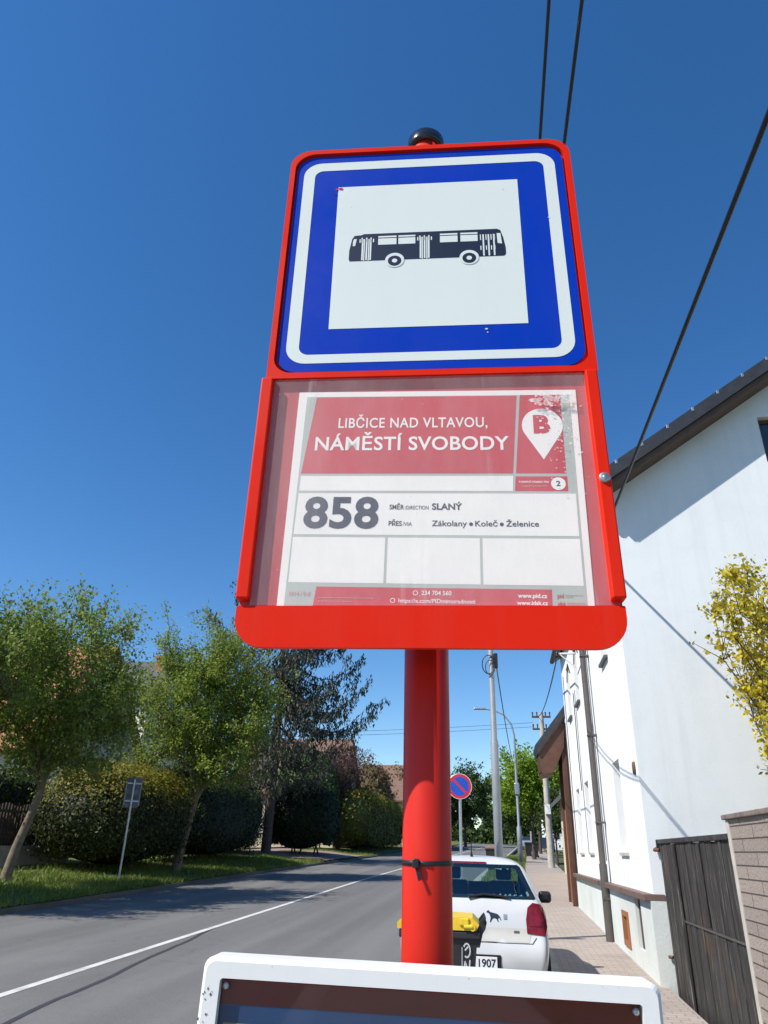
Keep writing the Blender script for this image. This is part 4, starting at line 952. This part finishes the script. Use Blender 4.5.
    wp = MB(); pl = [hit(x, z, 'y')[0]+Vector((0, -.028, 0)) for x, z in ((-.05, 1.055), (.12, 1.085), (.30, 1.075), (.42, 1.06))]; wp.tube(pl, [.016, .012, .012, .009], M['black'], 6); wp.build('wiper', root)
    pt = MB(); y0 = hit(0, .47, 'y')[0].y; pt.box((-.30, y0-.012, .395), (.30, y0+.03, .54), M['black'], bev=.006); hp = pt.build('plate_recess', root)
    pl = MB(); pl.box((-.26, y0-.022, .41), (.26, y0-.0125, .522), M['frame_white'], bev=.003); text(pl, '1907', .055, .245, .430, .072, y0-.0235, M['navy'], .02); pl.build('number_plate', root); hp['label'] = 'dark recess around the number plate'
    # open the shell behind the panes
    RW = [(-.64, 1.075), (.64, 1.075), (.52, 1.34), (-.52, 1.34)]; SW = [(1.2, 1.07), (2.7, 1.05), (2.3, 1.32), (1.6, 1.34), (1.25, 1.27)]
    bm = bmesh.new(); bm.from_mesh(me); kill = []
    for f in bm.faces:
        c, nn = f.calc_center_median(), f.normal
        if (c.y < .7 and inside((c.x, c.z), RW)) or (abs(c.x) > .5 and inside((c.y, c.z), SW)) or (c.y > 2.2 and 1.06 < c.z < 1.36 and abs(c.x) < .56 and nn.y > .25): kill.append(f)
    bmesh.ops.delete(bm, geom=kill, context='FACES'); bm.to_mesh(me); bm.free()
    an = MB(); an.tube([(-.02, .62, 1.455), (-.02, .60, 1.50), (-.02, .50, 1.70)], [.02, .008, .004], M['black'], 6); an.build('antenna', root)
    # sticker of a striding dog and a small emblem
    dg_ = MB(); cx, cz = .245, .885
    dog = [(-.085, .045), (-.065, .050), (-.05, .035), (0, .025), (.035, .018), (.055, .0), (.075, -.035), (.068, -.038), (.048, -.012), (.035, -.028), (.045, -.05), (.035, -.052), (.02, -.025), (-.01, -.018), (-.03, -.03), (-.045, -.058), (-.055, -.055), (-.045, -.02), (-.05, .0), (-.065, .025), (-.09, .03)]
    patch(dg_, [(cx+x, cz+z) for x, z in dog], M['navy'], .004, n=8, smooth=False); dg_.build('dog_sticker', root)
    em = MB(); patch(em, rp(.345, .385, .855, .905, .006), M['zinc'], .004, n=4); patch(em, [(.455, .735), (.515, .735), (.515, .757), (.455, .757)], M['pipe'], .006, n=4); em.build('badge', root)
    # what shows through the glass: parcel shelf, seat backs and headrests
    it = MB(); it.box((-.6, .55, .95), (.6, 1.0, .985), M['binblack']); 
    for x in (-.36, .36):
        it.box((x-.22, 2.1, .7), (x+.22, 2.25, 1.16), M['binblack'], bev=.05); it.box((x-.11, 2.12, 1.17), (x+.11, 2.2, 1.33), M['binblack'], bev=.03)
    it.build('interior', root)
white_car()
BG = 'wheelie bins along the street'
def bin_(label, loc, rz, lid, body, detail=True):
    root = thing('wheelie_bin', label, 'bin', loc, rz, BG)
    if detail: root.scale = (.85, .9, 1.02)
    b = MB(); s = [(.0, -.20, .20, -.27, .22, .09), (.55, -.245, .245, -.315, .29, .0), (.98, -.275, .275, -.35, .345, 0)]
    vs = []
    for z, a, c, d, e, _ in s: vs += [(d, a, z), (e, a, z), (e, c, z), (d, c, z)]
    vs[0:4] = [(-.25, -.19, .06), (.20, -.19, .06), (.20, .19, .06), (-.25, .19, .06)]
    fs = [(3, 2, 1, 0)]+[(j*4+i, j*4+(i+1) % 4, (j+1)*4+(i+1) % 4, (j+1)*4+i) for j in range(2) for i in range(4)]
    b.add(vs, fs, body); b.box((-.375, -.295, .93), (.37, .295, .985), body, None, .012)
    bo = b.build('bin_body', root)
    l = MB(); l.prism([(-.39, .99), (.33, .99), (.36, 1.03), (.30, 1.075), (-.30, 1.085), (-.39, 1.03)], 1, -.30, .30, lid)
    if detail:
        l.box((.18, -.315, 1.02), (.27, -.30, 1.075), lid, None, .01); l.tube([(.30, -.312, 1.012), (.30, .312, 1.012)], .026, lid, 12); l.tube([(.22, -.30, 1.015), (.30, -.30, 1.015)], .02, lid, 8)
    l.build('lid', root, recalc=True)
    if detail:
        h = MB(); h.prism([(.33, .88), (.36, .88), (.39, .97), (.415, 1.0), (.43, 1.045), (.41, 1.085), (.38, 1.06), (.36, 1.04), (.335, 1.0)], 1, -.27, -.20, M['binblack']); h.prism([(.33, .88), (.36, .88), (.39, .97), (.415, 1.0), (.43, 1.045), (.41, 1.085), (.38, 1.06), (.36, 1.04), (.335, 1.0)], 1, .20, .27, M['binblack'])
        h.tube([(.41, -.27, 1.045), (.41, .27, 1.045)], .016, M['binblack'], 10); h.build('handle', root, recalc=True)
        k = MB()
        def stroke(pts, r_=.006):
            for p, q in zip(pts[:-1], pts[1:]):
                p, q = Vector((p[0], 0, p[1])), Vector((q[0], 0, q[1])); dd = (q-p).normalized(); nn = Vector((-dd.z, 0, dd.x))*r_
                yy = lambda P: -.203-.075*(P.z)/.98*1.0-.009
                k.add([(P.x, yy(P), P.z) for P in (p-nn, q-nn, q+nn, p+nn)], [(0, 1, 2, 3)], M['chalk'])
        stroke([(  .262+.030*math.cos(t)-.02, .86+.045*math.sin(t)) for t in np.linspace(2.6, -2.2, 12)]); stroke([(.225, .86), (.255, .885)])
        stroke([(.215, .71), (.222, .79), (.258, .72), (.268, .80)]); stroke([(.10+.04*math.cos(t), .66+.06*math.sin(t)) for t in np.linspace(-1.5, 1.6, 8)])
        stroke([(.185, .30), (.20, .88)], .003); k.build('chalk_writing', root)
    for s_ in (-1, 1):
        w_ = MB(); w_.lathe([(0, -.03), (.09, -.03), (.10, 0), (.09, .03), (0, .03)], M['rubber'], 20, Matrix.Translation((.26, s_*.25, .10)) @ Matrix.Rotation(R(90), 4, 'X')); w_.build('wheel', root)
    return root
bin_('black wheelie bin with yellow lid in front of the white car', (-.535, 6.6, gz(6.6)-.098), R(2), M['yellow'], M['binblack'])
bin_('dark bin with brown lid far off beside the grey pole', (-.55, 37, gz(37)), R(80), M['brownlid'], M['binblack'], False)
bin_('black bin standing under the lime green tree, left of the lamp', (.95+bend(64), 64, gz(64)), R(90), M['binblack'], M['binblack'], False)
bin_('black bin under the lime green tree, behind the lamp', (1.45+bend(62), 62, gz(62)), R(90), M['binblack'], M['binblack'], False)
def farcar(label, loc, rz, paint_):
    root = thing('parked_car', label, 'car', loc, rz)
    b = MB(); b.prism([(0, .35), (.05, .75), (.1, .95), (.9, 1.02), (1.5, 1.45), (3.1, 1.48), (3.9, 1.0), (4.2, .85), (4.25, .35)], 0, -.82, .82, paint_)
    bd = b.build('body', root, recalc=True)
    g = MB(); g.prism([(1.05, 1.05), (1.5, 1.40), (3.05, 1.43), (3.65, 1.05)], 0, -.835, .835, M['pane']); g.build('side_window', root, recalc=True)
    g = MB(); g.add([(-.7, .98, 1.06), (.7, .98, 1.06), (.62, 1.45, 1.42), (-.62, 1.45, 1.42)], [(0, 1, 2, 3)], M['pane'], Matrix.Translation((0, -.03, .02))); g.build('rear_window', root)
    for s in (-1, 1):
        for y in (.8, 3.3):
            w_ = MB(); w_.lathe([(0, -.1), (.3, -.1), (.32, 0), (.3, .1), (0, .1)], M['rubber'], 18, Matrix.Translation((s*.75, y, .32)) @ Matrix.Rotation(R(90), 4, 'Y')); w_.build('wheel', root)
farcar('dark car parked far along the right pavement beside the white house', (3.6+bend(84)*.5, 84, gz(84)), R(-2), M['darkcar'])
farcar('grey car parked at the far end of the right pavement', (1.6+bend(95)*.6, 96, gz(96)), R(-3), M['zinc'])
m = MB(); root = thing('marker_post', 'short white post at the pavement edge past the lamp', 'post', (1.25+bend(66), 66, gz(66))); m.tube([(0, 0, -.2), (0, 0, 1.9)], .13, M['polegrey'], 10); m.build('post', root)

# ------------------------------------------------------------------ the bus stop sign (nearest thing)
PSI = R(4.5)
ROOT = thing('bus_stop_sign', 'red bus stop sign with blue bus pictogram above line 858 notice', 'bus stop sign', (-.120, 1.218, .02), PSI)
V0 = 1.886-.02; FY = -.124                       # v = 0 is the lower edge of the board; FY is the front plane
TT = Matrix.Translation((0, 0, V0))
post = MB(); post.lathe([(0, -.3), (.0385, -.3), (.0385, V0+1.325), (0, V0+1.325)], M['red_post'], 40); po = post.build('post', ROOT)
cp = MB(); cp.lathe([(.0388, 0), (.046, 0), (.047, .012), (.046, .034), (.040, .043), (.02, .047), (0, .048)], M['cap'], 36, Matrix.Translation((0, 0, V0+1.313))); cp.build('post_cap', po)
ct = MB(); ct.lathe([(.0387, 0), (.0405, .0003), (.0405, .0065), (.0387, .007)], M['black'], 36, Matrix.Translation((0, 0, 1.560)) @ Matrix.Rotation(R(1.5), 4, 'X'))
ct.box((-.021, -.047, 1.556), (-.011, -.0365, 1.569), M['black'], None, .002); ct.add([(-.018, -.042, 1.56), (-.0125, -.042, 1.56), (-.007, -.046, 1.541), (-.012, -.047, 1.539)], [(0, 1, 2, 3)], M['black'])
ct.add([(-.018, -.0425, 1.56), (-.0125, -.0425, 1.56), (-.007, -.0465, 1.541), (-.012, -.0475, 1.539)], [(3, 2, 1, 0)], M['black']); ct.build('cable_tie', po)
bk = MB()
for z in (.12, .42, .72, 1.05):
    bk.box((-.035, FY+.02, V0+z), (.035, -.036, V0+z+.04), M['red'], None, .004); bk.lathe([(.0388, 0), (.0425, 0), (.0425, .04), (.0388, .04)], M['zinc'], 30, Matrix.Translation((0, 0, V0+z)))
bk.build('bracket', ROOT)
# upper board: back sheet, raised rim, blue plate with its print
UO = rrect(-.306, .322, .527, 1.170, (.004, .004, .048, .048), 9); UI = rrect(-.2945, .3095, .540, 1.1575, (.036, .036, .046, .046), 9)
ub = MB(); ub.prism(UO, 1, FY+.006, FY+.020, M['red'], TT); ub.ring(UO, UI, FY-.006, FY+.0055, M['red'], TT); ubo = ub.build('upper_frame', ROOT, recalc=True)
pl = MB(); BPo = rrect(-.2900, .3050, .5445, 1.153, (.040, .040, .044, .044), 9)
pl.prism(BPo, 1, FY-.0005, FY+.004, M['blue'], TT); plo = pl.build('blue_plate', ROOT, recalc=True)
wb = MB(); e = FY-.0011
o_ = rrect(-.274, .2875, .5645, 1.131, (.040,)*4, 9); i_ = rrect(-.2485, .2625, .5855, 1.1055, (.020,)*4, 9); n = len(o_)
wb.add([(x, e, z) for x, z in o_]+[(x, e, z) for x, z in i_], [(k, (k+1) % n, n+(k+1) % n, n+k) for k in range(n)], M['sign_white'], TT); wb.build('white_border', plo)
ws = MB(); ws.poly([(-.192, .648), (.202, .648), (.203, 1.0505), (-.193, 1.0505)], e, M['sign_white'], TT)
rng = random.Random(8)
for cx, cz, s_, mt in ((-.187, 1.045, .006, 'nored'), (-.196, 1.043, .004, 'nored'), (-.2, 1.03, .003, 'navy'), (.12, .636, .003, 'sign_white'), (.122, .628, .002, 'sign_white'), (.17, 1.02, .0015, 'navy'), (-.16, .985, .001, 'navy'), (.262, .93, .002, 'sign_white')):
    ws.poly([(cx+s_*rng.uniform(.6, 1.3)*math.cos(a), cz+s_*.6*rng.uniform(.6, 1.3)*math.sin(a)) for a in np.linspace(0, 5.4, 7)], e-.0012, M[mt], TT)
ws.build('white_square', plo)
# bus pictogram, drawn in millimetres from its lower left corner
bs = MB(); ox, oz = -.160, .8265; y1, y2 = e-.0003, e-.0006
def bp(pts, mat, y): bs.poly([(ox+x/1000, oz+z/1000) for x, z in pts], y, M[mat], TT)
bp([(2, 0), (324, 0), (328, 5), (328, 24), (324, 52), (319, 73), (312, 77), (30, 77), (24, 74), (10, 73), (5, 64), (0, 30), (0, 6)], 'navy', y1)
def bq(x0, x1, z0, z1, mat='sign_white', y=y2): bp([(x0, z0), (x1, z0), (x1, z1), (x0, z1)], mat, y)
for x0, x1 in ((61, 100), (104, 140), (192, 229), (235, 271)): bq(x0, x1, 44, 62); bq(x0, x1, 64.5, 69)
bp([(7, 43), (12, 43), (15, 63), (9, 63), (7, 55)], 'sign_white', y2); bp([(312, 36), (321, 34), (319, 64), (311, 64)], 'sign_white', y2)
for x0, dx in ((21, 9.6), (144, 9.6)):
    for k in range(4):
        bq(x0+k*dx, x0+k*dx+2.4, 52 if k in (0, 3) else 0, 62)
        if k < 3: bq(x0+k*dx+4.2, x0+k*dx+7.0, 52, 66)
    for k in (0.6, 1.5, 2.4): bq(x0+k*dx-.4, x0+k*dx+3.0, 2, 62)
for k in range(3): bq(281+k*11, 284.2+k*11, 2, 62)
for x in (276, 287.5, 298, 305): bq(x, x+2.0, 46, 62); bq(x, x+2.0, 18, 30)
for cx in (97, 252):
    bs.poly([(ox+cx/1000+.0200*math.cos(t), oz-.001+.0200*math.sin(t)) for t in np.linspace(0, math.pi*2, 36)[:-1]], y2-.0002, M['sign_white'], TT)
    bs.disc((ox+cx/1000, oz-.003), 0.0142, y2-.0004, M['navy'], 30, TT); bs.disc((ox+cx/1000, oz-.003), 0.0056, y2-.0006, M['sign_white'], 24, TT)
bs.build('bus_pictogram', plo)
# lower board: sheet, side rails, bottom band, paper notice behind a scratched cover
lb = MB(); LB = rrect(-.309, .315, .004, .527, (.046, .046, .002, .002), 9)
lb.prism(LB, 1, FY+.006, FY+.014, M['red_back'], TT); lb.build('backing_sheet', ROOT, recalc=True)
bb = MB(); bb.prism(rrect(-.311, .317, .002, .0715, (.048, .048, .003, .003), 9), 1, FY-.004, FY+.005, M['red'], TT); bb.build('bottom_band', ROOT, recalc=True)
for s_, x0, x1 in ((-1, -.313, -.290), (1, .2965, .3195)):
    rl = MB(); rl.box((x0, FY-.012, .082), (x1, FY+.018, .5265), M['red'], TT, .003); rl.box((x0+(0 if s_ < 0 else -.012), FY-.0045, .082), (x1+(.012 if s_ < 0 else 0), FY+.0, .5255), M['red_back'], TT) if False else None
    ro = rl.build('side_rail', ROOT)
    if s_ > 0:
        bt = MB(); T = TT @ Matrix.Translation((.3075, FY-.0125, .2975)) @ Matrix.Rotation(R(90), 4, 'X'); bt.lathe([(0, .004), (.0035, .004), (.0045, .0025), (.008, .0045), (.0095, .002), (.0098, -.001)], M['zinc'], 24, T); bt.build('bolt', ro)
NT_ = TT @ Matrix.Translation((.015, 0, .28)) @ Matrix.Rotation(R(.9), 4, 'Y') @ Matrix.Translation((-.015, 0, -.28))
py = FY+.0045
pa = MB(); pa.add([(x, py, z) for x, z in ((-.2425, .062), (.2745, .062), (.2755, .4965), (-.2435, .4965))]+[(x, py+.0008, z) for x, z in ((-.2425, .062), (.2745, .062), (.2755, .4965), (-.2435, .4965))], [(0, 1, 2, 3), (7, 6, 5, 4), (0, 4, 5, 1), (1, 5, 6, 2), (2, 6, 7, 3), (3, 7, 4, 0)], M['paper'], NT_)
pno = pa.build('notice_sheet', ROOT)
pr = MB(); L1, L2, L3 = py-.0002, py-.0004, py-.0006
def qd(a, b, c, d, mat, y): pr.poly([a, b, c, d], y, M[mat], NT_)
qd((-.2305, .064), (.2635, .064), (.2635, .4855), (-.2275, .4855), 'greypoly', L1)
qd((-.2245, .3195), (.1545, .3195), (.167, .4845), (-.2085, .4845), 'redprint', L2)
qd((.1595, .3195), (.2465, .3195), (.2465, .4855), (.173, .4855), 'redprint', L2)
qd((.1565, .2845), (.2475, .2845), (.2475, .3135), (.1585, .3135), 'redprint', L2)
qd((-.2245, .2845), (.1530, .2845), (.1545, .3145), (-.2240, .3145), 'paper', L2)
qd((-.2265, .1995), (.2595, .1995), (.2600, .2795), (-.2250, .2795), 'paper', L2)
for a, b in ((-.2270, -.0665), (-.0620, .0940), (.0985, .2600)): qd((a, .1115), (b, .1115), (b, .1945), (a, .1945), 'paper', L2)
qd((-.1830, .060), (.2075, .060), (.2085, .1045), (-.1785, .1045), 'redprint', L2)
pr.build('print_blocks', pno)
pn = MB(); c0 = (.2105, .4185); r_ = .0365
pts = [(c0[0]+r_*math.cos(t), c0[1]+r_*math.sin(t)) for t in np.linspace(R(-28), R(208), 30)]+[(.2095, .3475)]
pn.poly(pts, L3, M['paper'], NT_); text(pn, 'B', .1945, .2245, .4010, .040, L3-.0002, M['redprint'], .055, NT_); pn.disc((.2315, .2990), .0125, L3, M['paper'], 28, NT_)
pn.build('stop_pin_symbol', pno)
tx = MB(); ly = L3-.0002; w_ = M['paper']; d_ = M['inkdark']
text(tx, 'LIBČICE NAD VLTAVOU,', -.163, .112, .4155, .0215, ly, w_, .014, NT_, space=1.08)
text(tx, 'NÁMĚSTÍ SVOBODY', -.2035, .1495, .3675, .0285, ly, w_, .018, NT_, space=1.04)
text(tx, '858', -.212, -.080, .2110, .0610, ly, d_, .030, NT_, space=1.04)
text(tx, 'SMĚR', -.0615, -.036, .2480, .0092, ly, d_, .018, NT_); text(tx, '/DIRECTION', -.0345, .0065, .2480, .0072, ly, d_, .0, NT_)
text(tx, 'PŘES', -.0620, -.039, .2165, .0092, ly, d_, .018, NT_); text(tx, '/VIA', -.0375, -.0215, .2165, .0072, ly, d_, .0, NT_)
text(tx, 'SLANÝ', .0125, .0645, .2475, .0125, ly, d_, .026, NT_)
text(tx, 'Zákolany', .0125, .0725, .2165, .0105, ly, d_, .012, NT_); text(tx, 'Koleč', .0865, .1245, .2165, .0105, ly, d_, .012, NT_); text(tx, 'Želenice', .1385, .1940, .2165, .0105, ly, d_, .012, NT_)
for x in (.0795, .1315): tx.disc((x, .2205), .0034, ly, d_, 20, NT_)
text(tx, '2', .2280, .2350, .2940, .0105, ly, d_, .03, NT_)
text(tx, 'TARIFNÍ PÁSMO PID', .163, .2155, .3005, .0036, ly, w_, .02, NT_); text(tx, 'TARIFF ZONE PID', .1685, .2130, .2925, .0032, ly, M['inkpink'], .02, NT_)
text(tx, '234 704 560', -.003, .046, .0920, .0075, ly, w_, .015, NT_); text(tx, 'https://x.com/PIDmimoradnosti', -.0405, .0845, .0785, .0070, ly, w_, .012, NT_)
text(tx, 'www.pid.cz', .1535, .2005, .0895, .0075, ly, w_, .03, NT_); text(tx, 'www.idsk.cz', .1515, .2010, .0775, .0072, ly, w_, .03, NT_)
for cx, cz in ((-.0130, .0955), (-.0500, .0820)):
    nn = 20; o2 = [(cx+.0042*math.cos(6.283*k/nn), cz+.0042*math.sin(6.283*k/nn)) for k in range(nn)]; i2 = [(cx+.0031*math.cos(6.283*k/nn), cz+.0031*math.sin(6.283*k/nn)) for k in range(nn)]
    tx.add([(x, ly, z) for x, z in o2]+[(x, ly, z) for x, z in i2], [(k, (k+1) % nn, nn+(k+1) % nn, nn+k) for k in range(nn)], w_, NT_)
text(tx, '1014 / 0-0', -.2235, -.1880, .0880, .0075, ly, M['inkpink'], .01, NT_)
text(tx, 'pid', .2165, .2265, .0905, .0072, ly, M['redprint'], .01, NT_); text(tx, 'idsk', .2165, .2295, .0770, .0072, ly, M['redprint'], .01, NT_)
for z, a, b in ((.0945, .2290, .2580), (.0915, .2290, .2420), (.0815, .2310, .2600), (.0785, .2310, .2620)): tx.poly([(a, z), (b, z), (b, z+.0007), (a, z+.0007)], ly, M['redprint'], NT_)
rng = random.Random(3)
for z, x0, x1 in ((.0845, -.174, -.086), (.0785, -.174, -.118)):
    x = x0
    while x < x1: k = rng.uniform(.002, .006); tx.poly([(x, z), (x+k, z), (x+k, z+.0013), (x, z+.0013)], ly, M['inkpink'], NT_); x += k+.0012
tx.build('lettering', pno)
# the worn cover: pale rubbed flakes near the pin, cover pane in front of everything
fl = MB(); rng = random.Random(11)
for k in range(260):
    if k < 60: x, z, s_ = rng.uniform(.196, .272), .4685+rng.gauss(0, .0055)+(.0), rng.uniform(.002, .0060)
    elif k < 200: x, z, s_ = .236+rng.gauss(0, .016), rng.uniform(.36, .465) if rng.random() < .8 else rng.uniform(.27, .36), rng.uniform(.0006, .0022)
    else: x, z, s_ = rng.uniform(-.28, .285), rng.uniform(.08, .50), rng.uniform(.0003, .0010)
    st_ = rng.uniform(.6, 2.0); fl.poly([(x+s_*st_*rng.uniform(.5, 1.2)*math.cos(a), z+s_*rng.uniform(.4, 1.2)*math.sin(a)) for a in np.linspace(0, 5.3, 6)], FY-.0042, M['rubbed'], TT)
struct(fl.build('scratch_flakes', ROOT), 'stuff')
cv = MB(); cv.poly([(-.2895, .0725), (.296, .0725), (.296, .5255), (-.2895, .5255)], FY-.003, M['cover'], TT); cv.build('cover_pane', ROOT)

# ------------------------------------------------------------------ timetable case below
CASE = thing('timetable_case', 'white framed timetable case with dark poster mounted below the sign', 'display case', (-.120, 1.218, .02), PSI)
CT = Matrix.Translation((-.008, 0, 1.4435)) @ Matrix.Rotation(R(1.0), 4, 'Y') ; cy = -.155
fo = rrect(-.2815, .3015, -.62, .0, (.014,)*4, 6); fi_ = rrect(-.257, .277, -.596, -.0235, (.004,)*4, 6)
fm = MB(); n = len(fo); fo2 = rrect(-.2765, .2965, -.615, -.005, (.012,)*4, 6)
vs = [(x, cy+.045, z) for x, z in fo]+[(x, cy+.006, z) for x, z in fo]+[(x, cy, z) for x, z in fo2]+[(x, cy, z) for x, z in fi_]+[(x, cy+.012, z) for x, z in fi_]
fs = [(j*n+k, j*n+(k+1) % n, (j+1)*n+(k+1) % n, (j+1)*n+k) for j in range(4) for k in range(n)]+[tuple(range(n))]
fm.add(vs, fs, M['white'], CT); fm.build('frame', CASE, recalc=True)
sc_ = MB(); rng = random.Random(6)
for k in range(38):
    x, z, s_ = (-.27+rng.gauss(0, .004), -rng.uniform(.028, .1), rng.uniform(.0005, .0022)) if k < 22 else (rng.uniform(-.26, .26), -rng.choice((.006, .024))-rng.uniform(0, .002), rng.uniform(.0002, .0007))
    sc_.poly([(x+s_*rng.uniform(.4, 1.2)*math.cos(a), z+s_*rng.uniform(.4, 1.2)*math.sin(a)) for a in np.linspace(0, 5.2, 6)], cy-.0006, M['pipe'], CT)
sc_.build('paint_chips', CASE)
ps = MB(); ps.poly([(-.257, -.596), (0.277, -.596), (0.277, -.0235), (-.257, -.0235)], cy+.016, M['p_white'], CT)
ps.poly([(-.257, -.0535), (.277, -.0535), (.277, -.0235), (-.257, -.0235)], cy+.0150, M['p_red'], CT); ps.poly([(-.257, -.088), (.277, -.088), (.277, -.0535), (-.257, -.0535)], cy+.0150, M['p_blue'], CT)
ps.poly([(-.25, -.10), (.27, -.10), (.27, -.073), (-.25, -.073)], cy+.0140, M['p_yellow'], CT); rng = random.Random(7)
for k in range(26):
    x = -.245+k*.019; ps.poly([(x, -.094), (x+rng.uniform(.006, .014), -.094), (x+rng.uniform(.006, .014), -.086), (x, -.086)], cy+.0132, M['inkdark'], CT)
ps.build('poster', CASE)
gp = MB(); gp.poly([(-.2565, -.5955), (0.2765, -.5955), (0.2765, -.0265), (-.2565, -.0265)], cy+.010, M['glass'], CT); gp.build('glass_pane', CASE)
for x in (-.25, .27):
    s_ = MB(); s_.lathe([(0, .003), (.003, .003), (.0042, .001), (.0042, -.001)], M['zinc'], 16, CT @ Matrix.Translation((x, cy+.008, -.0325)) @ Matrix.Rotation(R(90), 4, 'X')); s_.build('screw', CASE)
cb = MB(); cb.box((-.03, cy+.0455, -.12), (.03, -.037, -.08), M['zinc'], Matrix.Translation((0, 0, 1.4435))); cb.build('clamp', CASE)
